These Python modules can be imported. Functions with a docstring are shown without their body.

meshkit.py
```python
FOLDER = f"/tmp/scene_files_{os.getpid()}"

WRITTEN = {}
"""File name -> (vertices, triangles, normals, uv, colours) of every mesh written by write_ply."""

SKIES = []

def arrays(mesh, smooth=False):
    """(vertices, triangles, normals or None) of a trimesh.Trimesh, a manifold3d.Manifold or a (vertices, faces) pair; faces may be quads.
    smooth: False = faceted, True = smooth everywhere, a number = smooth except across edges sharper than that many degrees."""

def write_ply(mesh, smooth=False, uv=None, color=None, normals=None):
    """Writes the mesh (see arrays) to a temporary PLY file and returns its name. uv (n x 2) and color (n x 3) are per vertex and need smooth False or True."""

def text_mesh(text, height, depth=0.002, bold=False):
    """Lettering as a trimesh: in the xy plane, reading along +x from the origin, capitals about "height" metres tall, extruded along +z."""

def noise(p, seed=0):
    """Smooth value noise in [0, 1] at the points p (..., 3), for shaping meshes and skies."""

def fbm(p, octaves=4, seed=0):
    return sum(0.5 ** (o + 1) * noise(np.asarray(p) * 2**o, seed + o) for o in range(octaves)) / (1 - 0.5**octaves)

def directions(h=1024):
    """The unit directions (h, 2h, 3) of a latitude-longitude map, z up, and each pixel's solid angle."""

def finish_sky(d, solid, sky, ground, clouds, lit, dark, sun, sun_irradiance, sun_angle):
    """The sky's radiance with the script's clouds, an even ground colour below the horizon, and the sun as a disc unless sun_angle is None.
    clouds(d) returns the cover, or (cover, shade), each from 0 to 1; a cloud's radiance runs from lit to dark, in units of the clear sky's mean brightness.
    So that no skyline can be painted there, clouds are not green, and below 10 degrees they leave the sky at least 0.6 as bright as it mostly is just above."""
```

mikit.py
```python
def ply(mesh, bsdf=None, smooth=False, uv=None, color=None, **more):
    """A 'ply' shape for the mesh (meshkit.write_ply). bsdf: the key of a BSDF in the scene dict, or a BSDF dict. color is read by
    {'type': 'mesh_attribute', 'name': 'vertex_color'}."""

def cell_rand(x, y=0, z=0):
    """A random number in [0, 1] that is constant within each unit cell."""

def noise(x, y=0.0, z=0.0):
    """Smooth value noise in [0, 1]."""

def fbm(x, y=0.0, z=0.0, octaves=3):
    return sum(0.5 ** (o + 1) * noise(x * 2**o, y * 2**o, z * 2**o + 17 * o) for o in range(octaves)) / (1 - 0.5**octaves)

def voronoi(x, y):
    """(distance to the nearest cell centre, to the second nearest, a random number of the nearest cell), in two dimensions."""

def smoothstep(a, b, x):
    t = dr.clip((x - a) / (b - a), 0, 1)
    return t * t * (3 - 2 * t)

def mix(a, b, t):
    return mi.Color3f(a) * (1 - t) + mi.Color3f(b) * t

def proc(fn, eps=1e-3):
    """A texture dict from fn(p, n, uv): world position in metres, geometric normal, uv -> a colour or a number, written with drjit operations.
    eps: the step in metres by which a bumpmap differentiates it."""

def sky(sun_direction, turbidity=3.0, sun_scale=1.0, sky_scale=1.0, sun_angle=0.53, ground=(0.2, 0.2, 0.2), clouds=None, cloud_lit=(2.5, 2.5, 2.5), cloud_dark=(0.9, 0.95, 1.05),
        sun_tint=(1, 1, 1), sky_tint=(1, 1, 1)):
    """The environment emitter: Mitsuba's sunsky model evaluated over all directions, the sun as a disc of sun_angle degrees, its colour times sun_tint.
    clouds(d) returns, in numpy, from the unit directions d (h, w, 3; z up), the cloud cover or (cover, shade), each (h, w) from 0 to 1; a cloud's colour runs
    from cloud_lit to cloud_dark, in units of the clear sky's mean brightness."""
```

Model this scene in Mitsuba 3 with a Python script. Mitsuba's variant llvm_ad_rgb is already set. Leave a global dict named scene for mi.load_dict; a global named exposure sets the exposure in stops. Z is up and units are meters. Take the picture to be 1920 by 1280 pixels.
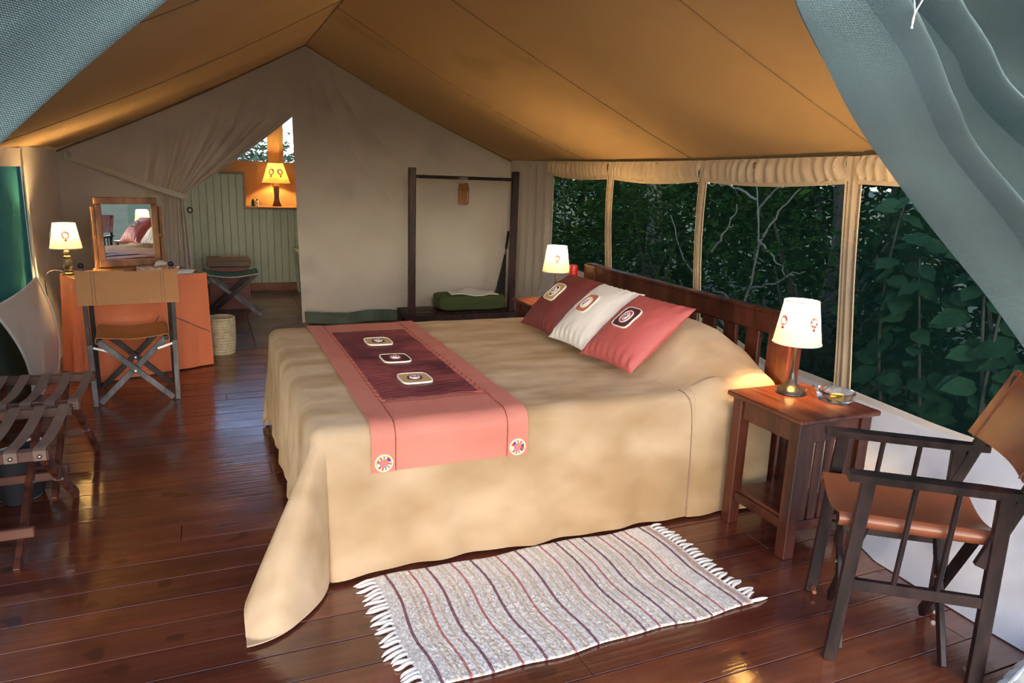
import math, random, numpy as np, trimesh, drjit as dr, mitsuba as mi, mikit, meshkit
from mikit import proc, noise, fbm, cell_rand, smoothstep, mix, ply
T = mi.ScalarTransform4f
rng = np.random.default_rng(7)
random.seed(7)
scene, labels = {'type': 'scene'}, {}

# ------------------------------------------------------------------ camera, sky, exposure
PITCH, YAW, ROLL, FOC, EYE = 0.227, 0.40954336, 0.03732765, 1333.24, np.array([0, 0, 1.5])
_fw = np.array([math.sin(YAW)*math.cos(PITCH), math.cos(YAW)*math.cos(PITCH), -math.sin(PITCH)])
_r = np.array([math.cos(YAW), -math.sin(YAW), 0.0]); _u = np.cross(_r, _fw)
_up = -_r*math.sin(ROLL) + _u*math.cos(ROLL)
scene['camera'] = {'type': 'perspective', 'fov': math.degrees(2*math.atan(960/FOC)), 'fov_axis': 'x', 'near_clip': 0.05, 'far_clip': 500.0,
                   'to_world': T().look_at(origin=EYE.tolist(), target=(EYE+_fw).tolist(), up=_up.tolist())}
scene['sky'] = mikit.sky((-0.35, -1.0, 0.42), turbidity=3.5, sun_scale=0.0, sky_scale=3.2, ground=(0.14, 0.14, 0.12), sky_tint=(1.16, 1.04, 1.09))
exposure = 2.75
BULB = 3.3          # brightness of every lamp bulb, relative

# ------------------------------------------------------------------ materials
def M(name, d):
    scene[name] = d
    return name
def rgb(c): return {'type': 'rgb', 'value': [float(x) for x in c]}
def pr(name, color, rough=0.5, bump=None, bscale=0.001, two=True, **kw):
    c = color if isinstance(color, dict) else rgb(color)
    d = {'type': 'principled', 'base_color': c, 'roughness': rough, **kw}
    if bump is not None: d = {'type': 'bumpmap', 'scale': bscale, 'tex': bump, 'bsdf': d}
    if two: d = {'type': 'twosided', 'bsdf': d}
    return M(name, d)

ROW, ROW0 = 0.1455, 1.503
def f_floor(p, n, uv):
    row = dr.floor((p.y-ROW0)/ROW); r = cell_rand(row, 3); r2 = cell_rand(row, 9)
    g = fbm(p.x*1.3+row*7.3, p.y*16, row, octaves=4); g2 = fbm(p.x*5+row*3.1, p.y*90, 2.0, octaves=3)
    w = fbm(p.x*1.7, p.y*1.7, 4.0, octaves=4)
    c = mix((0.060, 0.0145, 0.010), (0.185, 0.046, 0.022), g*0.6+r*0.5-0.15)
    c = mix(c, (0.30, 0.098, 0.036), smoothstep(0.5, 0.75, w)*(0.25+0.4*r2))
    c = c*(0.72+0.5*g2)
    k = fbm(p.x*9+row*5.7, p.y*14, 8.0, octaves=2)
    return mix(c, (0.03, 0.009, 0.007), smoothstep(0.76, 0.86, k)*0.6)
def f_floor_r(p, n, uv):
    return 0.09+0.14*fbm(p.x*6, p.y*22, 1.0, octaves=3)+0.06*smoothstep(0.45, 0.7, fbm(p.x*2.2, p.y*2.2, 9.0))
pr('m_floor', proc(f_floor), proc(f_floor_r), clearcoat=0.9, clearcoat_gloss=0.95, specular=1.0,
   bump=proc(lambda p, n, uv: fbm(p.x*3, p.y*70, 1.0, octaves=3)), bscale=0.0006)

def woodfn(dark, light, sx, sy, sz):
    def f(p, n, uv):
        g = fbm(p.x*sx, p.y*sy, p.z*sz, octaves=4); h = fbm(p.x*sx*5+3, p.y*sy*5, p.z*sz*5, octaves=2)
        return mix(dark, light, smoothstep(0.25, 0.75, g))*(0.8+0.4*h)
    return proc(f)
pr('m_mahogany', woodfn((0.026, 0.0055, 0.0035), (0.085, 0.020, 0.009), 14, 14, 2.2), 0.28, clearcoat=0.5, clearcoat_gloss=0.9)
pr('m_mahogany_top', woodfn((0.048, 0.011, 0.006), (0.13, 0.036, 0.016), 22, 2.0, 14), 0.20, clearcoat=0.7, clearcoat_gloss=0.93)
pr('m_ebony', woodfn((0.006, 0.0035, 0.004), (0.026, 0.013, 0.0125), 20, 20, 6), 0.30, specular=0.35, clearcoat=0.12, clearcoat_gloss=0.85)
pr('m_greywood', woodfn((0.055, 0.050, 0.055), (0.17, 0.165, 0.175), 25, 25, 7), 0.34, clearcoat=0.3)
pr('m_rack', woodfn((0.012, 0.005, 0.006), (0.042, 0.016, 0.016), 18, 18, 3), 0.4)
pr('m_luggage', woodfn((0.045, 0.013, 0.009), (0.14, 0.045, 0.025), 3, 24, 12), 0.36, clearcoat=0.3)
pr('m_pine', woodfn((0.20, 0.085, 0.035), (0.42, 0.20, 0.085), 16, 16, 4), 0.4)
pr('m_ledge', woodfn((0.16, 0.06, 0.025), (0.34, 0.15, 0.06), 3, 20, 20), 0.35)
pr('m_skirting', woodfn((0.10, 0.032, 0.016), (0.25, 0.085, 0.04), 3, 20, 14), 0.45)

def canvasfn(c, k=0.16):
    def f(p, n, uv):
        a = fbm(p.x*1.6+p.y*0.7, p.y*1.6, p.z*1.6, octaves=4)
        s = smoothstep(0.62, 0.8, fbm(p.x*2.3+5, p.y*2.3, p.z*2.3, octaves=3))
        return mi.Color3f(c)*((1-k)+2*k*a)*(1-0.14*s)
    return proc(f)
pr('m_canvas', canvasfn((0.57, 0.52, 0.46)), 0.9, specular=0.15)
pr('m_canvas_tan', canvasfn((0.54, 0.43, 0.29), 0.10), 0.9, specular=0.15)
pr('m_canvas_pale', canvasfn((0.56, 0.52, 0.46), 0.08), 0.9, specular=0.15)
pr('m_canvas_lower', canvasfn((0.52, 0.515, 0.53), 0.10), 0.9, specular=0.15)
M('m_roof_thin', {'type': 'principledthin', 'base_color': rgb((0.72, 0.62, 0.45)), 'roughness': 0.95, 'diff_trans': 0.9, 'spec_trans': 0.0, 'eta': 1.2})
M('m_roof', {'type': 'principledthin', 'base_color': canvasfn((0.50, 0.335, 0.17), 0.10), 'roughness': 0.95, 'diff_trans': 0.46, 'spec_trans': 0.0, 'eta': 1.2})
pr('m_seam', (0.22, 0.14, 0.07), 0.9)
pr('m_piping', (0.66, 0.64, 0.60), 0.8)
pr('m_mud', (0.055, 0.085, 0.06), 0.6)

def f_suede(p, n, uv):
    a = fbm(p.x*1.5, p.y*5.5, p.z*2.5, octaves=4); b = fbm(p.x*7, p.y*16, p.z*8, octaves=3)
    return mix((0.31, 0.205, 0.108), (0.50, 0.38, 0.25), smoothstep(0.28, 0.72, a*0.75+b*0.25))
pr('m_suede', proc(f_suede), 0.85, sheen=0.5, sheen_tint=0.5, specular=0.15,
   bump=proc(lambda p, n, uv: fbm(p.x*5, p.y*11, p.z*5, octaves=4)), bscale=0.010)
pr('m_coral', proc(lambda p, n, uv: mix((0.42, 0.135, 0.10), (0.53, 0.205, 0.155), fbm(p.x*4, p.y*9, p.z*6))), 0.6, sheen=0.4, specular=0.3,
   bump=proc(lambda p, n, uv: fbm(p.x*9, p.y*5, p.z*6, octaves=3)), bscale=0.006)
pr('m_coral_dark', proc(lambda p, n, uv: mix((0.40, 0.11, 0.08), (0.50, 0.16, 0.115), fbm(p.x*4, p.y*9, p.z*6))), 0.6, sheen=0.4, specular=0.3)
pr('m_plum', proc(lambda p, n, uv: mix((0.085, 0.018, 0.028), (0.23, 0.055, 0.060), smoothstep(0.25, 0.75, fbm(p.x*6, p.y*12, p.z*6, octaves=4)))), 0.5, sheen=0.4,
   bump=proc(lambda p, n, uv: fbm(p.x*9, p.y*60, p.z*6, octaves=2)), bscale=0.006)
pr('m_maroon', (0.15, 0.033, 0.030), 0.55, sheen=0.4, bump=proc(lambda p, n, uv: fbm(p.x*12, p.y*20, p.z*12, octaves=3)), bscale=0.006)
pr('m_white_cotton', (0.72, 0.69, 0.63), 0.75, sheen=0.2, bump=proc(lambda p, n, uv: fbm(p.x*9, p.y*22, p.z*9, octaves=3)), bscale=0.010)
pr('m_coral_cushion', (0.44, 0.095, 0.085), 0.5, sheen=0.4, bump=proc(lambda p, n, uv: fbm(p.x*10, p.y*18, p.z*10, octaves=3)), bscale=0.008)
pr('m_tan_patch', (0.44, 0.30, 0.15), 0.85)
pr('m_dark_patch', (0.075, 0.022, 0.030), 0.7)
pr('m_cream', (0.74, 0.70, 0.60), 0.7)
pr('m_beads', {'type': 'mesh_attribute', 'name': 'vertex_color'}, 0.35)
def f_leather(p, n, uv):
    return mix((0.36, 0.135, 0.038), (0.52, 0.215, 0.068), fbm(p.x*4, p.y*4, p.z*5, octaves=4))
pr('m_leather', proc(f_leather), 0.55, specular=0.4)
def f_leather_red(p, n, uv):
    return mix((0.17, 0.048, 0.019), (0.27, 0.085, 0.034), fbm(p.x*5, p.y*5, p.z*5, octaves=4))
pr('m_leather_red', proc(f_leather_red), 0.32, specular=0.5, clearcoat=0.3)
pr('m_strap', proc(lambda p, n, uv: mix((0.13, 0.075, 0.055), (0.25, 0.16, 0.125), fbm(p.x*8, p.y*8, p.z*8, octaves=3))), 0.7)
pr('m_steel', (0.55, 0.55, 0.55), 0.25, metallic=1.0)
pr('m_brass', (0.75, 0.55, 0.22), 0.25, metallic=1.0)
pr('m_black_gloss', (0.012, 0.012, 0.014), 0.12, clearcoat=0.6)
pr('m_black', (0.015, 0.015, 0.018), 0.5)
pr('m_black_fabric', (0.012, 0.013, 0.018), 0.8)
def f_skirt(p, n, uv):
    return mix((0.78, 0.20, 0.085), (0.92, 0.29, 0.13), fbm(p.x*5, p.y*5, p.z*2.5, octaves=4))
pr('m_skirt', proc(f_skirt), 0.85, sheen=0.3)
pr('m_green_blanket', (0.060, 0.085, 0.030), 0.9, bump=proc(lambda p, n, uv: fbm(p.x*40, p.y*40, p.z*40, octaves=2)), bscale=0.003)
pr('m_green_canvas', (0.012, 0.085, 0.060), 0.8)
pr('m_paper', (0.70, 0.69, 0.66), 0.7)
pr('m_pinkbox', proc(lambda p, n, uv: mix((0.42, 0.16, 0.13), (0.68, 0.55, 0.48), smoothstep(0.4, 0.6, fbm(p.x*40, p.y*40, p.z*90, octaves=2)))), 0.6)
pr('m_red_can', (0.62, 0.018, 0.015), 0.25, clearcoat=0.5)
pr('m_yellow', (0.80, 0.55, 0.05), 0.35)
pr('m_blue', (0.05, 0.09, 0.28), 0.4)
pr('m_basket', proc(lambda p, n, uv: mix((0.42, 0.36, 0.22), (0.66, 0.60, 0.43), fbm(p.x*60, p.y*60, p.z*25, octaves=2))), 0.85)
pr('m_partition', proc(lambda p, n, uv: mi.Color3f((0.47, 0.53, 0.41))*(0.9+0.2*fbm(p.x*6, p.y*6, p.z*1.2, octaves=3))), 0.5, specular=0.3)
pr('m_groove', (0.10, 0.11, 0.08), 0.8)
pr('m_slab', proc(lambda p, n, uv: mix((0.055, 0.036, 0.034), (0.11, 0.082, 0.078), fbm(p.x*5, p.y*5, 1.0, octaves=4))), 0.28, specular=0.5)
pr('m_brickred', proc(lambda p, n, uv: mix((0.20, 0.065, 0.055), (0.30, 0.11, 0.09), fbm(p.x*9, p.y*9, p.z*9))), 0.6)
pr('m_grout', (0.40, 0.36, 0.32), 0.8)
pr('m_lid', (0.15, 0.095, 0.055), 0.5)
pr('m_palegreen', (0.33, 0.37, 0.31), 0.5)
pr('m_cement', (0.20, 0.18, 0.15), 0.9)
M('m_mirror', {'type': 'conductor', 'specular_reflectance': rgb((0.92, 0.93, 0.93))})
M('m_glass', {'type': 'dielectric', 'int_ior': 1.5})
WP = 0.0032
def f_weave(p, n, uv):
    a = dr.sin(uv.x*2*math.pi/WP); b = dr.sin(uv.y*2*math.pi/WP)
    t = 0.5+0.5*a*b; big = fbm(uv.x*3, uv.y*3, 2.0, octaves=3)
    return mix((0.125, 0.20, 0.215), (0.33, 0.445, 0.455), smoothstep(0.10, 0.90, t))*(0.8+0.4*big)
M('m_mesh_cloth', {'type': 'blendbsdf', 'weight': 0.80,
    'a': {'type': 'thindielectric', 'int_ior': 1.0005, 'specular_transmittance': rgb((0.85, 0.9, 0.9))},
    'b': {'type': 'twosided', 'bsdf': {'type': 'bumpmap', 'scale': 0.0012, 'tex': proc(lambda p, n, uv: 0.7*dr.sin(uv.x*2*math.pi/WP)*dr.sin(uv.y*2*math.pi/WP)),
          'bsdf': {'type': 'diffuse', 'reflectance': proc(f_weave)}}}})
def screen(name, w, col, tr):
    return M(name, {'type': 'blendbsdf', 'weight': w, 'a': {'type': 'thindielectric', 'int_ior': 1.0005, 'specular_transmittance': rgb(tr)},
                    'b': {'type': 'twosided', 'bsdf': {'type': 'diffuse', 'reflectance': rgb(col)}}})
screen('m_screen', 0.14, (0.03, 0.10, 0.09), (0.80, 0.92, 0.88))
screen('m_screen_left', 0.82, (0.035, 0.17, 0.19), (0.30, 0.70, 0.75))
screen('m_screen_back', 0.22, (0.16, 0.24, 0.27), (0.75, 0.80, 0.92))
M('m_shade', {'type': 'principledthin', 'base_color': rgb((0.92, 0.80, 0.56)), 'roughness': 0.9, 'diff_trans': 0.17, 'spec_trans': 0.0, 'eta': 1.3})
M('m_shade_amber', {'type': 'principledthin', 'base_color': rgb((0.93, 0.62, 0.22)), 'roughness': 0.9, 'diff_trans': 0.26, 'spec_trans': 0.0, 'eta': 1.3})
M('m_leaf', {'type': 'twosided', 'bsdf': {'type': 'diffuse', 'reflectance': {'type': 'mesh_attribute', 'name': 'vertex_color'}}})
M('m_bigleaf', {'type': 'principledthin', 'base_color': rgb((0.030, 0.075, 0.045)), 'roughness': 0.34, 'diff_trans': 0.5, 'spec_trans': 0.0})
pr('m_bark', (0.06, 0.055, 0.05), 0.9)
pr('m_bark_pale', (0.15, 0.145, 0.135), 0.9)
pr('m_soil', proc(lambda p, n, uv: mix((0.05, 0.045, 0.025), (0.10, 0.11, 0.045), fbm(p.x*2, p.y*2, 0.0, octaves=4))), 0.95)
def f_rug(p, n, uv):
    w = 0.006*(fbm(uv.y*9, uv.x*3, 1.0, octaves=2)-0.5)
    x = uv.x+w
    c = mix((0.58, 0.54, 0.47), (0.76, 0.74, 0.69), fbm(uv.x*70, uv.y*160, 3.0, octaves=2))
    def line(at, half, col, k):
        nonlocal c
        c = mix(c, col, (1-smoothstep(half*0.6, half, dr.abs(x-at)))*k)
    red, plum, tan = (0.42, 0.12, 0.10), (0.16, 0.045, 0.065), (0.50, 0.36, 0.20)
    for k, at in enumerate((0.055, 0.145, 0.215, 0.315, 0.395, 0.50, 0.59, 0.70, 0.775, 0.835, 0.90, 0.975, 1.045, 1.105, 1.19)):
        line(at, 0.0060 if k % 2 else 0.0068, red if k % 2 else plum, 0.9)
    for at in (0.10, 0.12, 0.18, 0.255, 0.275, 0.355, 0.43, 0.46, 0.475, 0.54, 0.555, 0.63, 0.66, 0.675, 0.735, 0.75, 0.80, 0.865, 0.93, 0.945, 1.01, 1.02, 1.075):
        line(at, 0.006, tan, 0.55)
    line(1.222, 0.014, (0.45, 0.26, 0.20), 0.75)
    return c*(0.86+0.28*noise(uv.x*260, uv.y*120))
pr('m_rug', proc(f_rug), 0.95, bump=proc(lambda p, n, uv: noise(uv.x*230, uv.y*90)), bscale=0.006)
pr('m_fringe', (0.74, 0.71, 0.66), 0.95)

# ------------------------------------------------------------------ mesh helpers
def cat(ms): return trimesh.util.concatenate([m for m in ms if m is not None])
def hull(pts): return trimesh.convex.convex_hull(np.asarray(pts, float))
def frame_box(c, ax, ay, az, h, b=0.003):
    """A box with chamfered edges: centre, three unit axes, half sizes."""
    c, h = np.asarray(c, float), np.asarray(h, float); b = min(b, h.min()*0.45)
    A = np.stack([ax, ay, az]); P = []
    for s in np.ndindex(2, 2, 2):
        s = np.array(s)*2-1
        for k in range(3):
            q = h-b; q = q.copy(); q[k] = h[k]
            P.append(c+(s*q)@A)
    return hull(P)
X, Y, Z = np.eye(3)
def box(x0, x1, y0, y1, z0, z1, b=0.003):
    return frame_box([(x0+x1)/2, (y0+y1)/2, (z0+z1)/2], X, Y, Z, [(x1-x0)/2, (y1-y0)/2, (z1-z0)/2], b)
def nrm(v): v = np.asarray(v, float); return v/np.linalg.norm(v)
def bar(p0, p1, w, t, side=(0, 0, 1), b=0.002):
    """A beam from p0 to p1, w wide along 'side' (made perpendicular), t thick across."""
    p0, p1 = np.asarray(p0, float), np.asarray(p1, float); d = nrm(p1-p0)
    s = np.asarray(side, float); s = nrm(s-d*(s@d)); n = np.cross(d, s)
    return frame_box((p0+p1)/2, d, s, n, [np.linalg.norm(p1-p0)/2, w/2, t/2], b)
def tube(path, r, n=8, cap=True):
    p = np.asarray(path, float); r = np.broadcast_to(r, (len(p),)).astype(float)
    t = np.gradient(p, axis=0); t /= np.linalg.norm(t, axis=1, keepdims=True)+1e-12
    a = np.cross(t[0], [0.31, 0.2, 0.93]) if abs(t[0] @ [0.31, 0.2, 0.93]) < 0.95 else np.cross(t[0], X)
    A = []
    for k in range(len(p)):
        a = a-t[k]*(a@t[k]); a = a/np.linalg.norm(a); A.append(a)
    A = np.array(A); B = np.cross(t, A); ang = np.arange(n)*2*np.pi/n
    v = (p[:, None]+r[:, None, None]*(np.cos(ang)[None, :, None]*A[:, None]+np.sin(ang)[None, :, None]*B[:, None])).reshape(-1, 3)
    f = []
    for i in range(len(p)-1):
        for j in range(n):
            a0, b0, c0, d0 = i*n+j, i*n+(j+1) % n, (i+1)*n+(j+1) % n, (i+1)*n+j
            f += [[a0, b0, c0], [a0, c0, d0]]
    if cap:
        v = np.vstack([v, p[:1], p[-1:]]); m = len(v)-2; e = (len(p)-1)*n
        for j in range(n):
            f += [[m, (j+1) % n, j], [m+1, e+j, e+(j+1) % n]]
    return trimesh.Trimesh(v, f, process=False)
def lathe(prof, n=32, c=(0, 0, 0), axis=None):
    """Profile of (radius, height), closed at the axis if it ends there."""
    prof = np.asarray(prof, float); ang = np.arange(n)*2*np.pi/n
    v = np.stack([prof[:, :1]*np.cos(ang), prof[:, :1]*np.sin(ang), np.repeat(prof[:, 1:], n, 1)], -1).reshape(-1, 3)
    f = []
    for i in range(len(prof)-1):
        for j in range(n):
            a0, b0, c0, d0 = i*n+j, i*n+(j+1) % n, (i+1)*n+(j+1) % n, (i+1)*n+j
            if prof[i, 0] > 1e-9: f.append([a0, b0, c0])
            if prof[i+1, 0] > 1e-9: f.append([a0, c0, d0])
    if axis is not None:
        M3 = trimesh.geometry.align_vectors([0, 0, 1], nrm(axis))[:3, :3]; v = v@M3.T
    return trimesh.Trimesh(v+np.asarray(c), f, process=False)
def sheet(fn, us, vs, th=0.003, uvs=None):
    """A cloth: fn(u, v) -> points on arrays, given thickness th. Returns the mesh and its uv."""
    us, vs = np.asarray(us, float), np.asarray(vs, float)
    U, V = np.meshgrid(us, vs, indexing='ij'); P = fn(U, V)
    du, dv = np.gradient(P, axis=0), np.gradient(P, axis=1)
    N = np.cross(du, dv); N /= np.linalg.norm(N, axis=-1, keepdims=True)+1e-12
    nu, nv = U.shape; a, b = P+N*th/2, P-N*th/2
    idx = np.arange(nu*nv).reshape(nu, nv)
    q = np.stack([idx[:-1, :-1], idx[1:, :-1], idx[1:, 1:], idx[:-1, 1:]], -1).reshape(-1, 4)
    top = np.vstack([q[:, [0, 1, 2]], q[:, [0, 2, 3]]]); bot = top[:, ::-1]+nu*nv
    ring = np.concatenate([idx[:-1, 0], idx[-1, :-1], idx[:0:-1, -1], idx[0, :0:-1]])
    nxt = np.roll(ring, -1); o = nu*nv
    rim = np.vstack([np.stack([ring, ring+o, nxt], 1), np.stack([nxt, ring+o, nxt+o], 1)])
    m = trimesh.Trimesh(np.vstack([a.reshape(-1, 3), b.reshape(-1, 3)]), np.vstack([top, bot, rim]), process=False)
    uv = np.stack([U, V], -1).reshape(-1, 2) if uvs is None else uvs(U, V).reshape(-1, 2)
    return m, np.vstack([uv, uv])
def ls(a, b, n): return np.linspace(a, b, n)
def strip(p, w, th=0.006, side=(0, 0, 1)):
    p = np.asarray(p, float); t = np.gradient(p, axis=0); t /= np.linalg.norm(t, axis=1, keepdims=True); s = np.asarray(side, float)-t*(t@np.asarray(side, float))[:, None]; s /= np.linalg.norm(s, axis=1, keepdims=True)
    return sheet(lambda u, v: np.array([p[int(round(i))]+s[int(round(i))]*w/2*j for i, j in zip(u.ravel(), v.ravel())]).reshape(u.shape+(3,)), np.arange(len(p)), ls(-1, 1, 4), th)[0]
def sst(a, b, x): t = np.clip((x-a)/(b-a), 0, 1); return t*t*(3-2*t)
def nz(x, y, z=0, s=0, o=3): return meshkit.fbm(np.stack(np.broadcast_arrays(x, y, z), -1).astype(float), o, s)-0.5
def sphere(c, r, sub=2): m = trimesh.creation.icosphere(sub, r); m.apply_translation(c); return m
def smooth_path(pts, n):
    from scipy.interpolate import CubicSpline
    p = np.asarray(pts, float); t = np.concatenate([[0], np.cumsum(np.linalg.norm(np.diff(p, axis=0), axis=1))])
    return CubicSpline(t, p)(np.linspace(0, t[-1], n))
def patch(surf, cu, cv, ru, rv, p=4.0, off=0.0, th=0.003, r0=0.0, n=36, rings=5, ang0=0.0):
    """A flat piece lying on surf(u, v, off): superellipse (or ring, r0 > 0) with a rim."""
    a = np.arange(n)*2*np.pi/n+ang0; ca, sa = np.cos(a), np.sin(a)
    sh = (np.abs(ca)**p+np.abs(sa)**p)**(-1/p)
    rho = ls(r0, 1, rings) if r0 > 0 else ls(0.02, 1, rings)
    U = cu+ru*rho[:, None]*sh*ca; V = cv+rv*rho[:, None]*sh*sa
    if r0 > 0: U = np.vstack([U[:1], U, U[-1:]]); V = np.vstack([V[:1], V, V[-1:]])
    else: U = np.vstack([U, U[-1:]]); V = np.vstack([V, V[-1:]])
    O = np.full(U.shape, off+th); O[-1] = off-0.002
    if r0 > 0: O[0] = off-0.002
    P = surf(U, V, O); k = len(U); v = P.reshape(-1, 3); f = []
    for i in range(k-1):
        for j in range(n):
            a0, b0, c0, d0 = i*n+j, i*n+(j+1) % n, (i+1)*n+(j+1) % n, (i+1)*n+j
            f += [[a0, b0, c0], [a0, c0, d0]]
    if r0 <= 0:
        v = np.vstack([v, P[0].mean(0)[None]])
        f += [[len(v)-1, (j+1) % n, j] for j in range(n)]
    return trimesh.Trimesh(v, np.array(f), process=False)
def bead_ring(surf, cu, cv, ru, rv, off, seed=0, n=24, outer=(0.80, 0.45, 0.05), p=2.0):
    """A beaded medallion: coloured rings and bead sectors; returns mesh and vertex colours."""
    R = random.Random(seed); cols = [(0.8, 0.8, 0.78), (0.06, 0.05, 0.35), (0.8, 0.8, 0.78), (0.65, 0.05, 0.04), (0.8, 0.8, 0.8), (0.10, 0.25, 0.5)]
    ms, cs = [], []
    for r0, r1, c in ((0.92, 1.0, (0.82, 0.80, 0.76)), (0.80, 0.91, outer)):
        m = patch(surf, cu, cv, ru*r1, rv*r1, p, off, 0.003, r0/r1, n=28, rings=2); ms.append(m); cs.append(np.tile(c, (len(m.vertices), 1)))
    for k in range(n):
        a0, a1 = 2*np.pi*(k+0.08)/n, 2*np.pi*(k+0.92)/n; rr = np.array([0.50, 0.52, 0.76, 0.78])
        A, B = np.meshgrid(rr, np.array([a0, a1]), indexing='ij')
        O = np.full(A.shape, off+0.005); O[0] = O[-1] = off
        P = surf(cu+ru*A*np.cos(B), cv+rv*A*np.sin(B), O).reshape(-1, 3)
        f = [[i*2, i*2+1, i*2+3] for i in range(3)]+[[i*2, i*2+3, i*2+2] for i in range(3)]
        ms.append(trimesh.Trimesh(P, f, process=False)); cs.append(np.tile(cols[k % 6] if R.random() < 0.75 else cols[R.randrange(6)], (8, 1)))
    return cat(ms), np.vstack(cs)

# ------------------------------------------------------------------ naming helpers
def free(k):
    if k not in scene and k not in labels and not any(x.startswith(k+'__') for x in scene): return k
    i = 1
    while f'{k}_{i:03d}' in scene or f'{k}_{i:03d}' in labels or any(x.startswith(f'{k}_{i:03d}__') for x in scene): i += 1
    return f'{k}_{i:03d}'
def thing(name, label, category, group=None):
    k = free(name); labels[k] = {'label': label, 'category': category}
    if group: labels[k]['group'] = group
    return k
NUM = {}
def put(parent, name, mesh, mat, smooth=35, label=None, uv=None, color=None, kind=None, **kw):
    base = f'{parent}__{name}'; n = NUM.get(base, 0); NUM[base] = n+1
    k = base if n == 0 else f'{base}_{n:03d}'
    if uv is not None or color is not None: smooth = bool(smooth) and smooth is not False
    scene[k] = mesh if isinstance(mesh, dict) else ply(mesh, mat, smooth, uv=uv, color=color, **kw)
    if label or kind:
        labels[k] = {}
        if label: labels[k]['label'] = label
        if kind: labels[k]['kind'] = kind
    return k
def one(name, mesh, mat, label, category, group=None, smooth=35, **kw):
    k = thing(name, label, category, group)
    if kw.get('uv') is not None or kw.get('color') is not None: smooth = bool(smooth)
    scene[k] = ply(mesh, mat, smooth, **kw); return k
def struct(name, mesh, mat, label, smooth=35, **kw):
    if mesh is not None: scene[name] = ply(mesh, mat, smooth, **kw)
    labels[name] = {'label': label, 'kind': 'structure', 'category': name.rsplit('_', 1)[0].replace('_', ' ') if '_' in name else name}
    return name

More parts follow.
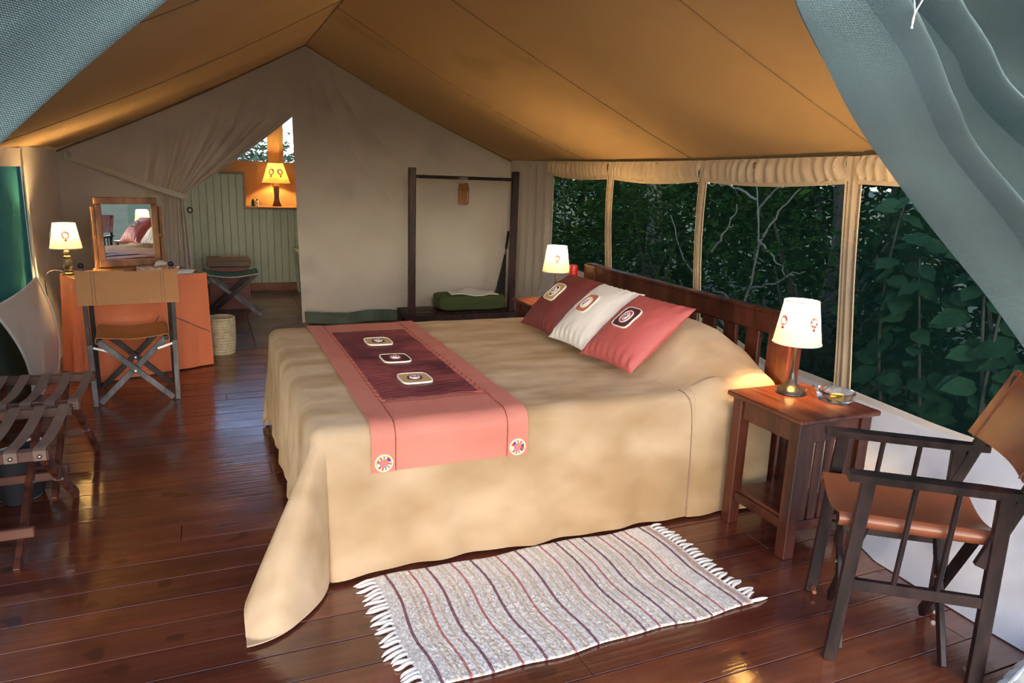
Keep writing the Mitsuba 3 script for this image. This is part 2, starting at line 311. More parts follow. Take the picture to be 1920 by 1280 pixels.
# ------------------------------------------------------------------ the setting: floor
XL, XR, YB, APX, APZ, YF = -1.12, 3.04, 7.2, 0.936, 2.60, 1.85
struct('floor', box(-1.35, 3.05, 0.2, 6.26, -0.09, -0.016), 'm_black', 'varnished red-brown wooden board floor of the tent')
R = random.Random(3); YTH = 6.255
k = -9
while ROW0+k*ROW < YTH-0.02:
    y0, y1 = ROW0+k*ROW, min(ROW0+(k+1)*ROW, YTH)
    if y0 > 0.15:
        cuts = [-1.35]+sorted([R.uniform(-0.6, 2.2)]+([R.uniform(0.8, 2.4)] if R.random() < 0.25 else []))+[3.05]
        for a, b in zip(cuts[:-1], cuts[1:]):
            if b-a < 0.25: continue
            h = -R.uniform(0, 0.0012)
            put('floor', 'plank', box(a+0.0010, b-0.0010, y0+0.0021, y1-0.0021, -0.018, h, 0.0010), 'm_floor', smooth=False)
    k += 1
put('floor', 'threshold', box(-1.3, 3.05, 6.255, 6.275, -0.02, 0.004), 'm_slab')
struct('floor_bathroom', box(-1.35, 3.05, 6.27, 10.0, -0.09, -0.012), 'm_grout', 'dark brown stone slab floor of the bathroom behind the tent')
for i in range(-3, 5):
    for j in range(6):
        x0, y0 = 0.345+0.58*i, 6.275+0.61*j
        put('floor_bathroom', 'slab', box(x0+0.002, x0+0.578, y0+0.002, y0+0.608, -0.02, 0.0, 0.003), 'm_slab', smooth=False)

# ------------------------------------------------------------------ roof
def roof_right(u, v):           # u: ridge -> eave, v: y
    y = v; xe = XR+0.02; ze = 1.632+0.03*np.abs((y-4.6)/2.6)**1.6
    x = APX+(xe-APX)*u; z = APZ+0.02+(ze-APZ-0.02)*u-0.055*np.sin(np.pi*u)*(0.75+0.25*np.cos((y-1.5)*2*np.pi/1.9))
    z = z+0.02*nz(x*1.1, y*1.1, 3)+0.006*np.sin((y-1.5)*2*np.pi/1.9)**8*np.sin(np.pi*u)
    return np.stack([x, y+0*u, z], -1)
def roof_left(u, v):
    y = v; ze = 1.56-0.012*np.sin((y-1.5)*2); xe = XL-0.07
    x = APX+(xe-APX)*u; z = APZ+0.02+(ze-APZ-0.02)*u-0.045*np.sin(np.pi*u)+0.02*nz(x*1.1, y*1.1, 8)
    return np.stack([x, y+0*u, z], -1)
for nm, fn, lab in (('ceiling', roof_right, 'right slope of the tan canvas tent roof above the bed'), ('ceiling_left', roof_left, 'left slope of the brown canvas tent roof above the dressing table')):
    m, uv = sheet(fn, ls(0, 1, 44), ls(YF, YB+0.12, 90), 0.004)
    struct(nm, m, 'm_roof', lab)
    for y in ((2.55, 4.0, 5.45) if nm == 'ceiling' else (3.2, 5.2)):
        p = fn(ls(0.0, 0.995, 40), np.full(40, y)); p[:, 2] -= 0.003
        put(nm, 'seam', tube(p, 0.0035, 6), 'm_seam')
p = roof_right(np.zeros(30), ls(YF, YB, 30)); p[:, 2] -= 0.006
put('ceiling', 'ridge_seam', tube(p, 0.006, 6), 'm_seam')
# roof of the bathroom and an outer fly over both
def broof(s):
    def f(u, v):
        xe, ze = (XR+0.1, 1.62) if s > 0 else (XL-0.1, 1.56)
        return np.stack([APX+(xe-APX)*u, v+0*u, APZ+0.0+(ze-APZ)*u], -1)
    return f
for nm, s in (('ceiling_bathroom', 1), ('ceiling_bathroom_left', -1)):
    m, uv = sheet(broof(s), ls(0, 1, 8), ls(YB+0.13, 9.85, 8), 0.006)
    struct(nm, m, 'm_roof_thin', f'canvas roof slope over the {"right" if s > 0 else "left"} half of the bathroom')

# ------------------------------------------------------------------ right wall: solid corner, lower canvas, valances, posts, screens
SILL = np.array([[1.0, .45], [2.05, .455], [2.5, .478], [2.85, .492], [3.15, .475], [3.35, .535], [3.66, .605], [4.6, .67], [5.6, .70], [6.1, .665], [7.3, .66]])
def sill(y): return np.interp(y, SILL[:, 0], SILL[:, 1])
def eave(y): return 1.632+0.03*np.abs((y-4.6)/2.6)**1.6
XW = 3.0
def corner(u, v):
    y = 6.08+(YB-6.08)*u; z = v*(eave(y)+0.01)
    return np.stack([XW+0.03*u+0.012*np.sin(y*31+0.6*np.sin(z*2))*(1-0.4*v)+0.012*nz(y*4, z*2, 1), y+0*v, z], -1)
m, uv = sheet(corner, ls(0, 1, 50), ls(0, 1, 24), 0.004)
struct('wall_right', m, 'm_canvas', 'right side canvas wall of the tent with four mesh windows')
def basex(y): return np.interp(y, [0.9, 1.85, 2.15, 2.5, 7.3], [2.455, 2.475, 2.60, 2.70, 2.85])
def lower(u, v):               # u along y, v from sill (0) to floor (1)
    y = u+0*v; s = sill(y); bx = basex(y)
    sag = np.sin(np.pi*v)
    x = XW+(bx-XW)*(v**0.85)+0.02*nz(y*2.2, v*2.0, 4)-0.035*sag
    z = s*(1-v)**1.12+0.012*nz(y*3, v*3, 9)*sag+0.004
    x = x+0.030*sag*np.sin(y*8.5+2.2*v)*np.sin(y*2.1)+0.05*nz(y*4.2+v*2.5, v*3.0-y*1.5, 0, 12)*sag+0.016*nz(y*11+v*4, v*7-y*5, 0, 13)*sag
    return np.stack([x, y, z], -1)
m, uv = sheet(lower, ls(1.0, 6.1, 220), ls(0, 1, 40), 0.004)
put('wall_right', 'lower_panel', m, 'm_canvas_lower', label='pale canvas skirt bulging inward below the windows')
p = np.array([[XW-0.01, y, sill(y)+0.006] for y in ls(1.0, 6.1, 80)])
put('wall_right', 'sill_hem', strip(p, 0.04), 'm_canvas')
POSTS = [(4.98, 4.94, 0.105), (3.83, 3.79, 0.085), (2.665, 2.56, 0.105)]    # y at the eave, y at the sill, width
for yt, yb, w in POSTS:
    def post(u, v, yt=yt, yb=yb, w=w):
        yc = yt+(yb-yt)*(v+0.12*np.sin(np.pi*v)); zt, z0 = eave(yt)+0.01, sill(yb)-0.01
        ww = w*(1-0.12*np.sin(np.pi*v))
        return np.stack([XW-0.03-0.010*np.cos(u*np.pi)**2-0.018*np.sin(np.pi*v*1.3)+0*u, yc+u*ww/2, zt+(z0-zt)*v], -1)
    m, uv = sheet(post, ls(-1, 1, 9), ls(0, 1, 24), 0.006)
    k = put('wall_right', 'window_post', m, 'm_canvas_tan')
    for s in (-0.72, 0.72):
        q = post(np.full(24, s), ls(0.1, 1, 24)); q[:, 0] -= 0.005
        put(k, 'seam', tube(q, 0.0028, 5), 'm_seam')
edges = [6.10, 5.04, 4.92, 3.88, 3.78, 2.72, 2.60, 1.1]
for i in range(4):
    y1, y0 = edges[2*i], edges[2*i+1]
    def scr(u, v, y0=y0, y1=y1):
        y = y0-0.06+(y1-y0+0.12)*u; z0 = sill(y)-0.02; z1 = eave(y)+0.015
        return np.stack([XW+0.022+0.008*np.sin(np.pi*v)*np.sin(3*y), y+0*v, z0+(z1-z0)*v], -1)
    m, uv = sheet(scr, ls(0, 1, 14), ls(0, 1, 10), 0.0005)
    mm = trimesh.Trimesh(m.vertices[:140], m.faces[:13*9*2], process=False)
    struct(f'window_{i+1}', mm, 'm_screen', ('mesh window beside the far bedside table', 'mesh window above the far half of the headboard', 'mesh window between the headboard and the lamp', 'mesh window behind the near director chair')[i], smooth=True)
    def val(u, v, y0=y0, y1=y1, i=i):
        y = y0-0.02+(y1-y0+0.04)*u; h = 0.125+0.02*np.sin(np.pi*u)-0.015*(i == 0)*(u)
        z = eave(y)+0.012-v*h
        g = (0.004+0.012*np.clip(0.5+1.6*nz(y*3.3, 0, 5), 0, 1))*np.sin(y*92+v*(2.5+3*np.sin(y*5))+7*nz(y*6, 0, 2))*np.sin(np.pi*np.clip(v, 0, 1))**0.6
        return np.stack([XW-0.045+g-0.015*np.sin(np.pi*v), y+0*v, z], -1)
    m, uv = sheet(val, ls(0, 1, 150), ls(0, 1, 9), 0.004)
    k = put('wall_right', 'valance', m, 'm_canvas_tan')
    q = val(ls(0, 1, 40), np.full(40, 1.0)); q[:, 0] -= 0.004
    put(k, 'hem', strip(q, 0.022, 0.007), 'm_canvas_tan')
for y in (6.5, 5.75, 5.6, 4.35, 3.35):
    put('wall_right', 'eave_ring', tube([[XW-0.055+0.0*math.cos(a), y+0.016*math.cos(a), 1.615+0.016*math.sin(a)] for a in ls(0, 2*math.pi, 13)], 0.004, 6), 'm_brass')

# ------------------------------------------------------------------ back wall: right panel and the door flap
def roofline(x): return np.where(x > APX, APZ+(1.645-APZ)*(x-APX)/(XR-APX), APZ+(1.56-APZ)*(APX-x)/(APX-XL))-0.035*np.sin(np.pi*np.clip(np.abs(x-APX)/2.08, 0, 1))
def back(u, v):                # u from the door edge to the right corner, v from the floor up
    x0 = 0.845-0.05*v; x = x0+(XW+0.04-x0)*u; z = v*(roofline(x)+0.035)
    th = np.arctan2(x-0.90, 2.7-z); rr = np.hypot(x-0.90, 2.7-z)
    d = 0.045*(0.5-np.abs(np.sin(th*13+0.9*np.sin(rr*2.2)))**0.8)*np.exp(-((th-0.55)/0.50)**2)*np.clip(rr, 0, 1.2)*np.exp(-(rr/2.0)**4)
    d = d+0.012*np.sin(x*24+z)*np.exp(-u*18)+0.06*nz(x*1.5, z*1.5, 5)+0.028*nz(x*5+z*2, z*4, 6)
    d = d+0.018*np.exp(-((z-0.95+0.5*(x-0.9))/0.05)**2)*np.exp(-u*5)
    return np.stack([x, YB+0.02+d, z], -1)
m, uv = sheet(back, ls(0, 1, 110), ls(0, 1, 90), 0.004)
struct('wall_back', m, 'm_canvas', 'beige canvas end wall of the tent behind the clothes rack')
p = np.array([[x, YB-0.02, float(roofline(np.array(x)))+0.012] for x in ls(APX, XW+0.04, 40)])
put('wall_back', 'roof_piping', tube(p, 0.006, 6), 'm_seam')
p = np.array([[x, YB-0.02, float(roofline(np.array(x)))+0.012] for x in ls(XL, APX, 40)])
put('wall_back', 'roof_piping', tube(p, 0.008, 6), 'm_seam')
def mud(u, v):
    x = 0.86+(XW-0.86)*u; return np.stack([x, YB-0.045-0.03*v+0.02*nz(x*5, v*2, 3)+0.008*np.sin(x*23), 0.115+0.012*np.sin(x*9)-0.11*v], -1)
m, uv = sheet(mud, ls(0, 1, 60), ls(0, 1, 6), 0.004)
put('wall_back', 'mud_flap', m, 'm_mud', label='dark green strip along the foot of the wall')

TIE = np.array([-0.165, 1.235])
def flap(u, v):                # u from the left corner to the free edge, v from the roof down
    u, v = np.broadcast_arrays(u, v)
    xa = XL+(0.81-XL)*u; za = roofline(xa)+0.03
    g = 1-(1-u)**2.3
    xb = XL+(TIE[0]-XL)*g*(1.0+0.0*u); zb = 1.10+(TIE[1]-1.10)*g
    xc = XL+(-0.10-XL)*(0.35*u+0.65*g); zc = np.full_like(u, 0.03)
    t = np.clip(v/0.5, 0, 1); s = np.clip((v-0.5)/0.5, 0, 1)
    tx = t*(1-u**5)+u**5*np.clip((t-0.40)/0.60, 0, 1)
    sag = 0.10*np.sin(np.pi*t)*sst(0.2, 0.95, u)
    x = np.where(v < 0.5, xa+(xb-xa)*tx, xb+(xc-xb)*(s**0.8)); z = np.where(v < 0.5, za+(zb-za)*t-sag*0.55, zb+(zc-zb)*s)
    w = sst(0.12, 0.6, u); near = np.where(v < 0.5, sst(0.02, 0.7, t), 1-0.55*s)
    ph = 2*np.pi*(6.2*u**1.7)+0.8*np.sin(3*v)
    fold = (np.sin(ph)+0.35*np.sin(2.3*ph+1))*0.030*w*near*(1.15-0.55*np.exp(-((v-0.5)/0.05)**2))
    bunch = -0.075*sst(0.35, 1.0, u)*np.exp(-((v-0.5)/0.16)**2)
    return np.stack([x, YB+0.0+fold+bunch-0.02*u+0.02*nz(x*2, z*2, 11), z], -1)
m, uv = sheet(flap, 1-(1-ls(0, 1, 190))**1.15, ls(0, 1, 90), 0.004)
df = thing('door_flap', 'beige canvas door flap drawn aside and strapped back behind the dressing table mirror', 'tent flap')
put(df, 'curtain', m, 'm_canvas')
p = smooth_path([[-1.06, YB-0.06, 1.535], [-0.62, YB-0.14, 1.385], [-0.20, YB-0.21, 1.240], [-0.15, YB-0.19, 1.225], [-0.125, YB-0.13, 1.225]], 26)
put(df, 'strap', strip(p, 0.045), 'm_canvas_pale', label='flat canvas strap tying back the flap')
put(df, 'ring', tube([[-1.03, YB-0.06, 1.55]+0.022*np.array([math.cos(a), 0, math.sin(a)]) for a in ls(0, 2*math.pi, 13)], 0.004, 6), 'm_steel', label='metal ring at the strap end')

# ------------------------------------------------------------------ left wall: canvas, mesh window, lower panel
def lwall(u, v):
    y = 5.86+(YB+0.02-5.86)*u; z = v*1.585
    return np.stack([XL+0.02*np.sin(np.pi*u)*(1-v)+0.015*np.sin(y*11+z)*(1-v)+0.02*nz(y*2, z*2, 14)+0.02*u*0, y-0.10*(1-v)*(1-u), z], -1)
m, uv = sheet(lwall, ls(0, 1, 40), ls(0, 1, 30), 0.004)
struct('wall_left', m, 'm_canvas', 'left side canvas wall of the tent beside the dressing table')
m, uv = sheet(lambda u, v: np.stack([XL-0.01+0.01*np.sin(9*u), u+0*v, v+0*u], -1), ls(1.55, 5.9, 30), ls(1.45, 1.57, 4), 0.004)
put('wall_left', 'header', m, 'm_canvas')
m, uv = sheet(lambda u, v: np.stack([XL-0.02+0.05*np.sin(7*u)*(0.7-v), u+0*v, v+0*u], -1), ls(1.55, 5.85, 30), ls(0.0, 0.66, 6), 0.004)
put('wall_left', 'mud_wall', m, 'm_mud', label='dark green lower wall panel')
p = smooth_path([[XL+0.005, 5.90, 1.56], [XL+0.012, 5.84, 1.1], [XL+0.03, 5.775, 0.70]], 14)
put('wall_left', 'edge_binding', strip(p, 0.05, 0.008, (0, 1, 0)), 'm_canvas_pale')
m = trimesh.Trimesh(*[np.array(a) for a in ([[XL-0.03, 1.55, 0.6], [XL-0.03, 5.95, 0.6], [XL-0.03, 5.95, 1.5], [XL-0.03, 1.55, 1.5]], [[0, 1, 2], [0, 2, 3]])], process=False)
struct('window_5', m, 'm_screen_left', 'teal mesh window in the left canvas wall', smooth=False)
def lpanel(u, v):              # u along the upper edge (far to near), v down
    yt = 5.54-1.15*u; zt = 0.735-0.0*u-0.02*np.sin(np.pi*u)
    yb = 5.80-0.95*u; x = XL+0.065+0.05*np.sin(np.pi*v)+0.02*np.sin(u*9+v*2)*v
    curve = 0.16*np.sin(np.pi*np.clip(v, 0, 1)*0.5)*np.where(u < 0.08, 1, 1)*(1-u)
    y = yt+(yb-yt)*(v**0.75)+0.0*curve
    y = y+0.55*(v**1.5)*(u**2)*0.6
    return np.stack([x, y, zt+(0.012-zt)*v], -1)
m, uv = sheet(lpanel, ls(0, 1, 30), ls(0, 1, 24), 0.005)
lp = thing('loose_canvas', 'loose pale canvas panel with white piping hanging below the left window', 'canvas panel')
put(lp, 'cloth', m, 'm_canvas_pale')
for pts in (lpanel(ls(0, 1, 24), np.zeros(24)), lpanel(np.zeros(24), ls(0, 1, 24)), lpanel(np.ones(24), ls(0, 1, 24))):
    put(lp, 'piping', tube(pts+[0.004, 0, 0], 0.008, 6), 'm_piping')

# ------------------------------------------------------------------ bathroom behind
YP = 9.30
struct('wall_partition', cat([box(-1.2, 0.447, YP+0.014, YP+0.05, 0, 1.42), box(0.447, 3.0, YP+0.014, YP+0.05, 0, 1.015)]), 'm_groove', 'sage green tongue-and-groove board partition of the bathroom')
bx = 0.447-0.083*20
while bx < 1.75:
    w = 0.083; x1 = bx+w
    if bx > -0.75:
        top = 1.42 if x1 <= 0.45 else 1.012
        put('wall_partition', 'board', box(bx+0.0015, x1-0.0015, YP, YP+0.022, 0.10, top, 0.005), 'm_partition', smooth=False)
    bx = x1
put('wall_partition', 'cap', box(-1.2, 0.465, YP-0.015, YP+0.07, 1.42, 1.445), 'm_ledge', label='wooden cap on the high partition')
put('wall_partition', 'side_trim', box(0.44, 0.465, YP-0.008, YP+0.06, 1.03, 1.42), 'm_ledge')
struct('trim_1', box(-1.2, 3.0, YP-0.018, YP+0.002, 0.0, 0.105), 'm_skirting', 'reddish wooden skirting board along the green partition')
ledge = one('ledge', box(0.44, 2.6, YP-0.035, YP+0.40, 1.012, 1.036), 'm_ledge', 'orange-brown wooden shelf ledge carrying the bathroom lamp', 'ledge')
YW = 9.74
def bwall(u, v): return np.stack([u+0*v, YW+0.02*np.sin(u*14)*(1.7-v)+0.02*nz(u*3, v*3, 21), v+0*u], -1)
m, uv = sheet(bwall, ls(-1.2, 3.1, 120), ls(0.0, 1.575, 24), 0.004)
struct('wall_bathroom', m, 'm_roof', 'canvas rear wall of the bathroom behind the ledge')
def bpost(x0, x1, z1):
    m, uv = sheet(lambda u, v: np.stack([u+0*v, YW-0.01+0.01*np.sin(u*40)+0*v, v+0*u], -1), ls(x0, x1, 12), ls(1.56, z1, 14), 0.004); return m
put('wall_bathroom', 'centre_strip', bpost(0.775, 0.965, 2.6), 'm_roof', label='vertical canvas strip between the rear windows')
pts = lambda q: np.array([[x, YW+0.02, z] for x, z in q])
m = trimesh.Trimesh(pts([(-0.9, 1.57), (0.80, 1.57), (0.80, 2.5)]), [[0, 1, 2]], process=False)
struct('window_6', m, 'm_screen_back', 'triangular mesh window left of the strip above the bathroom lamp', smooth=False)
m = trimesh.Trimesh(pts([(0.95, 1.57), (2.9, 1.57), (0.95, 2.58)]), [[0, 1, 2]], process=False)
struct('window_7', m, 'm_screen_back', 'pale mesh window right of the strip above the bathroom lamp', smooth=False)
for nm, x, lab in (('wall_bathroom_left', XL-0.08, 'left'), ('wall_bathroom_right', XR+0.08, 'right')):
    m, uv = sheet(lambda u, v: np.stack([x+0.01*np.sin(9*u)+0*v, u+0*v, v+0*u], -1), ls(YB+0.05, 9.8, 20), ls(0, 1.0 if x > 0 else 1.6, 6), 0.004)
    struct(nm, m, 'm_canvas', f'canvas {lab} side wall of the bathroom')

# ------------------------------------------------------------------ bed
X0, X1, Y0, Y1, ZT = 0.30, 2.42, 2.44, 4.24, 0.60
bed = thing('bed', 'wide dark red-brown wooden bed with a slatted headboard against the right windows', 'bed')
put(bed, 'mattress', box(X0+0.06, X1-0.02, Y0+0.07, Y1-0.07, 0.27, 0.56, 0.05), 'm_white_cotton')
put(bed, 'base', box(X0+0.05, X1, Y0+0.06, Y1-0.06, 0.13, 0.27), 'm_mahogany')
for x in (X0+0.035, X1-0.09):
    for y in (Y0+0.01, Y1-0.09):
        put(bed, 'leg', box(x, x+0.085, y, y+0.085, 0, 0.2), 'm_mahogany')
HX0, HX1 = 2.445, 2.515
hb = put(bed, 'headboard', box(HX0+0.008, HX1-0.012, 2.56, 4.26, 0.812, 0.918, 0.008), 'm_mahogany', smooth=False)
p = [[HX0+0.03, y, 0.93+0.0] for y in (2.56, 4.26)]
put(hb, 'top_rail', box(HX0, HX1-0.004, 2.555, 4.265, 0.908, 0.926, 0.006), 'm_mahogany', smooth=False)
put(hb, 'bottom_rail', box(HX0+0.008, HX1-0.012, 2.56, 4.26, 0.30, 0.40), 'm_mahogany', smooth=False)
for y0, y1 in ((2.415, 2.565), (4.25, 4.40)):
    put(hb, 'post', box(HX0-0.005, HX1+0.005, y0, y1, 0, 0.932, 0.008), 'm_mahogany', smooth=False)
GAP = [2.61, 2.778, 2.95, 3.127, 3.295, 3.464, 3.635, 3.81, 3.98, 4.155]
for a, b in zip(GAP[:-1], GAP[1:]):
    put(hb, 'slat', box(HX0+0.02, HX1-0.025, a+0.038, b-0.038, 0.39, 0.82, 0.004), 'm_mahogany', smooth=False)

RC = 0.055
def cover0(a, b, pil=1.0):
    a, b = np.broadcast_arrays(np.asarray(a, float), np.asarray(b, float))
    ax, by0, by1 = X0+RC, Y0+RC, Y1-RC
    da = np.maximum(ax-a, 0); dbn = np.maximum(by0-b, 0); dbf = np.maximum(b-by1, 0); db = dbn+dbf
    r = np.hypot(da, db); rs = np.maximum(r, 1e-9); nx, ny = -da/rs, (dbf-dbn)/rs
    far = dbf > 0
    arc = np.minimum(r/RC, np.pi/2); rest = np.maximum(r-RC*np.pi/2, 0)
    w = 2*da*db/rs**2; w2 = w**1.6
    phi = np.where(da > db, 0.05, 0.02)*(1-w2)+np.where(far, 0.12, 0.63)*w2
    phi = np.where((da <= 0), 0.02+0.03*np.sin(a*5.1+0.5)*(a < 1.2), phi)
    hor = RC*np.sin(arc)+rest*np.sin(phi); down = RC*(1-np.cos(arc))+rest*np.cos(phi)
    edge = np.where(da > db, b, a)
    ff = (0.018*np.sin(edge*17+0.7)+0.012*np.sin(edge*31+2))*np.clip(rest/0.5, 0, 1)**1.2*np.where(da > db, 0.5, 0.42)
    ff = ff*(1-w2)+w2*0.012*np.sin(14*np.arctan2(da, db+1e-9))*np.clip(rest/0.5, 0, 1)
    hor = hor+ff
    x = np.maximum(a, ax)+nx*hor; y = np.clip(b, by0, by1)+ny*hor; z = ZT-down
    inside = np.exp(-(r/0.12)**2)
    z = z+inside*0.016*nz(a*1.6, b*1.6, 0, 31)+inside*0.006*nz(a*5, b*9, 0, 32)
    rise = sst(1.84, 2.10, a)*(1-0.55*sst(2.22, 2.46, a))
    ends = sst(Y0+0.00, Y0+0.30, b)*(1-sst(Y1-0.30, Y1-0.0, b))
    z = z+pil*0.185*rise*ends*(1+0.15*np.sin((b-3.34)*3.5)**2)+0.03*sst(1.9, 2.2, a)*np.exp(-(r/0.2)**2)*pil*0.6
    z = np.maximum(z, 0.012)
    return np.stack([x, y, z], -1)
def cover(a, b, off=0.0):
    e = 0.004; a, b = np.broadcast_arrays(np.asarray(a, float), np.asarray(b, float))
    P = cover0(a, b); N = np.cross(cover0(a+e, b)-cover0(a-e, b), cover0(a, b+e)-cover0(a, b-e))
    N /= np.linalg.norm(N, axis=-1, keepdims=True)+1e-12
    return P+N*np.asarray(off)[..., None]
DF, DN = 0.53, 0.615
la = np.concatenate([ls(X0+RC-DF, X0+RC+0.02, 60), ls(X0+RC+0.03, X1-0.005, 110)])
lb = np.concatenate([ls(Y0+RC-DN, Y0+RC+0.02, 62), ls(Y0+RC+0.035, Y1-RC-0.035, 80), ls(Y1-RC-0.02, Y1-RC+DN, 50)])
m, uv = sheet(cover0, la, lb, 0.004)
bs = thing('bedspread', 'tan suede bedspread covering the bed, one corner trailing on the floor', 'bedspread')
put(bs, 'cloth', m, 'm_suede')
bb = ls(2.70, Y0+RC, 14); p1 = cover(1.86+0.035*((2.70-bb)/0.2), bb, 0.003)
bb2 = ls(Y0+RC-0.01, Y0+RC-DN+0.004, 26); p2 = cover(np.full(26, 1.95)-0.05*np.exp(-np.arange(26)/3.0), bb2, 0.010)
put(bs, 'seam', tube(np.vstack([p1-[0, 0, 0.003], p2+[0, 0.008, 0]]), 0.0024, 6), 'm_strap')
m, uv = sheet(lambda u, v: cover(u, v, 0.012+0.010*np.sin(u*25)), ls(1.955, 2.40, 30), ls(Y0+RC-DN-0.004, Y0+RC+0.005, 30), 0.004)
put(bs, 'pillow_panel', m, 'm_suede')

# ------------------------------------------------------------------ bed runner
rn = thing('bed_runner', 'coral bed runner with a plum centre and three square motifs across the bed', 'bed runner')
RA0, RA1, RB0, RB1 = 0.515, 1.135, 2.285, 4.40
rl = np.concatenate([ls(RB0, Y0+0.10, 26), ls(Y0+0.12, Y1-0.12, 60), ls(Y1-0.1, RB1, 20)])
def rsheet(a0, a1, bs_, off, na, th=0.003, ruff=0.0):
    def f(u, v):
        return cover(u, v, off+0*u+ruff*np.sin(v*110+3*np.sin(u*40)))
    return sheet(f, ls(a0, a1, na), bs_, th)[0]
put(rn, 'cloth', rsheet(RA0, RA1, rl, 0.008, 34), 'm_coral')
put(rn, 'border', rsheet(RA0-0.003, RA0+0.085, rl, 0.0115, 8), 'm_coral')
put(rn, 'border', rsheet(RA1-0.085, RA1+0.003, rl, 0.0115, 8), 'm_coral')
put(rn, 'gathered_strip', rsheet(RA0+0.085, 0.625, ls(2.685, 3.95, 240), 0.0135, 6, ruff=0.0022), 'm_coral_dark')
put(rn, 'gathered_strip', rsheet(1.005, RA1-0.085, ls(2.685, 3.95, 240), 0.0135, 6, ruff=0.0022), 'm_coral_dark')
for a_ in (RA0+0.086, RA1-0.086): put(rn, 'stitch_line', tube(cover(np.full(140, a_), ls(RB0+0.004, RB1-0.01, 140), 0.0142), 0.0013, 5), 'm_maroon')
put(rn, 'stitch_line', tube(cover(ls(RA0+0.09, RA1-0.09, 40), np.full(40, 2.672), 0.0118), 0.0013, 5), 'm_maroon')
put(rn, 'centre_panel', sheet(lambda u, v: cover(u, v, 0.0165+0.004*nz(u*14, v*22, 0, 41)+0.0012*np.sin(v*160+4*np.sin(u*25))), ls(0.615, 1.022, 40), ls(2.695, 3.94, 240), 0.003)[0], 'm_plum')
for (cy, c1, c2) in ((3.655, 'm_tan_patch', 'm_dark_patch'), (3.285, 'm_dark_patch', 'm_maroon'), (2.93, 'm_tan_patch', 'm_maroon')):
    k = put(rn, 'motif', patch(cover, 0.812, cy, 0.067, 0.080, 5, 0.021, 0.003), c1, label='square motif with a pale edge')
    put(k, 'edging', patch(cover, 0.812, cy, 0.069, 0.082, 5, 0.021, 0.0055, 0.94, rings=2, n=48), 'm_cream')
    put(k, 'oval', patch(cover, 0.812, cy, 0.033, 0.040, 2.3, 0.0245, 0.003), c2)
    m, c = bead_ring(cover, 0.812, cy, 0.024, 0.029, 0.028, seed=int(cy*100), n=14, outer=(0.6, 0.55, 0.55))
    put(k, 'beads', m, 'm_beads', False, color=c)
for cx, cb in ((0.557, 2.322), (1.093, 2.322)):
    m, c = bead_ring(cover, cx, cb, 0.034, 0.034, 0.0155, seed=int(cx*50), n=22)
    put(rn, 'bead_medallion', m, 'm_beads', False, color=c, label='round medallion of coloured beads')

# ------------------------------------------------------------------ cushions
def cushion(label, mat, yc, patches, half=0.212, lean=0.0, hgt=0.44, tw=0.0):
    U = nrm([0.33, 0, 0.285]); S = nrm([0.0+tw, -1, 0]); N = np.cross(S, U); N = N*np.sign(-N[0])
    O = np.array([1.742, yc, 0.617])+U*hgt/2+N*0.045
    def surf(u, v, off, side=1):
        u, v, off = np.broadcast_arrays(np.asarray(u, float), np.asarray(v, float), np.asarray(off, float))
        pin = 0.05*(u**2)*(1-v**2)**1+0; px = u*(1-0.06*(1-v**2)); py = v*(1-0.06*(1-u**2))
        h = 0.088*np.clip((1-np.abs(u)**2.6)*(1-np.abs(v)**2.6), 0, 1)**0.62
        h = h+0.010*nz(u*3+yc*7, v*3, side, 51)*np.clip(h/0.05, 0, 1)+0.006*np.sin(u*26+3*v)*np.exp(-((np.abs(v)-0.9)/0.18)**2)*np.clip(h/0.03, 0, 1)
        return O+(px*half)[..., None]*S+(py*hgt/2)[..., None]*U+(side*(h+off))[..., None]*N
    n = 40; t = np.sin(ls(-1, 1, n)*np.pi/2)
    A, B = np.meshgrid(t, t, indexing='ij'); f = surf(A, B, 0.0), surf(A, B, 0.0, -0.8)
    idx = np.arange(n*n).reshape(n, n); q = np.stack([idx[:-1, :-1], idx[1:, :-1], idx[1:, 1:], idx[:-1, 1:]], -1).reshape(-1, 4)
    tri = np.vstack([q[:, [0, 1, 2]], q[:, [0, 2, 3]]])
    m = trimesh.Trimesh(np.vstack([f[0].reshape(-1, 3), f[1].reshape(-1, 3)]), np.vstack([tri, tri[:, ::-1]+n*n]), process=False); m.merge_vertices()
    c = thing('cushion', label, 'cushion', 'scatter cushions on the bed')
    labels[c].pop('group')
    put(c, 'cover', m, mat, 50)
    cp, co, out = patches
    k = put(c, 'motif', patch(surf, -0.05, 0.05, 0.30, 0.31, 4.5, 0.001, 0.004), cp, label='rounded square motif')
    put(k, 'edging', patch(surf, -0.05, 0.05, 0.31, 0.32, 4.5, 0.001, 0.0065, 0.94, rings=2, n=48), 'm_cream')
    put(k, 'oval', patch(surf, -0.05, 0.05, 0.155, 0.185, 2.2, 0.004, 0.004), co)
    put(k, 'oval_edging', patch(surf, -0.05, 0.05, 0.165, 0.195, 2.2, 0.004, 0.0065, 0.9, rings=2, n=36), 'm_cream')
    m, cc = bead_ring(surf, -0.05, 0.05, 0.085, 0.12, 0.009, seed=int(yc*10), n=14, outer=out)
    put(k, 'beads', m, 'm_beads', False, color=cc)
    return c
cushion('dark maroon cushion with a tan square motif, farthest along the headboard', 'm_maroon', 3.615, ('m_tan_patch', 'm_dark_patch', (0.75, 0.72, 0.7)), half=0.203, tw=0.03)
cushion('cream white cushion with a coral square motif between two red cushions', 'm_white_cotton', 3.235, ('m_coral', 'm_cream', (0.75, 0.4, 0.1)), half=0.194, tw=0.05)
cushion('coral red cushion with a dark square motif nearest the front', 'm_coral_cushion', 2.845, ('m_dark_patch', 'm_coral_cushion', (0.75, 0.6, 0.4)), half=0.207, tw=0.10)

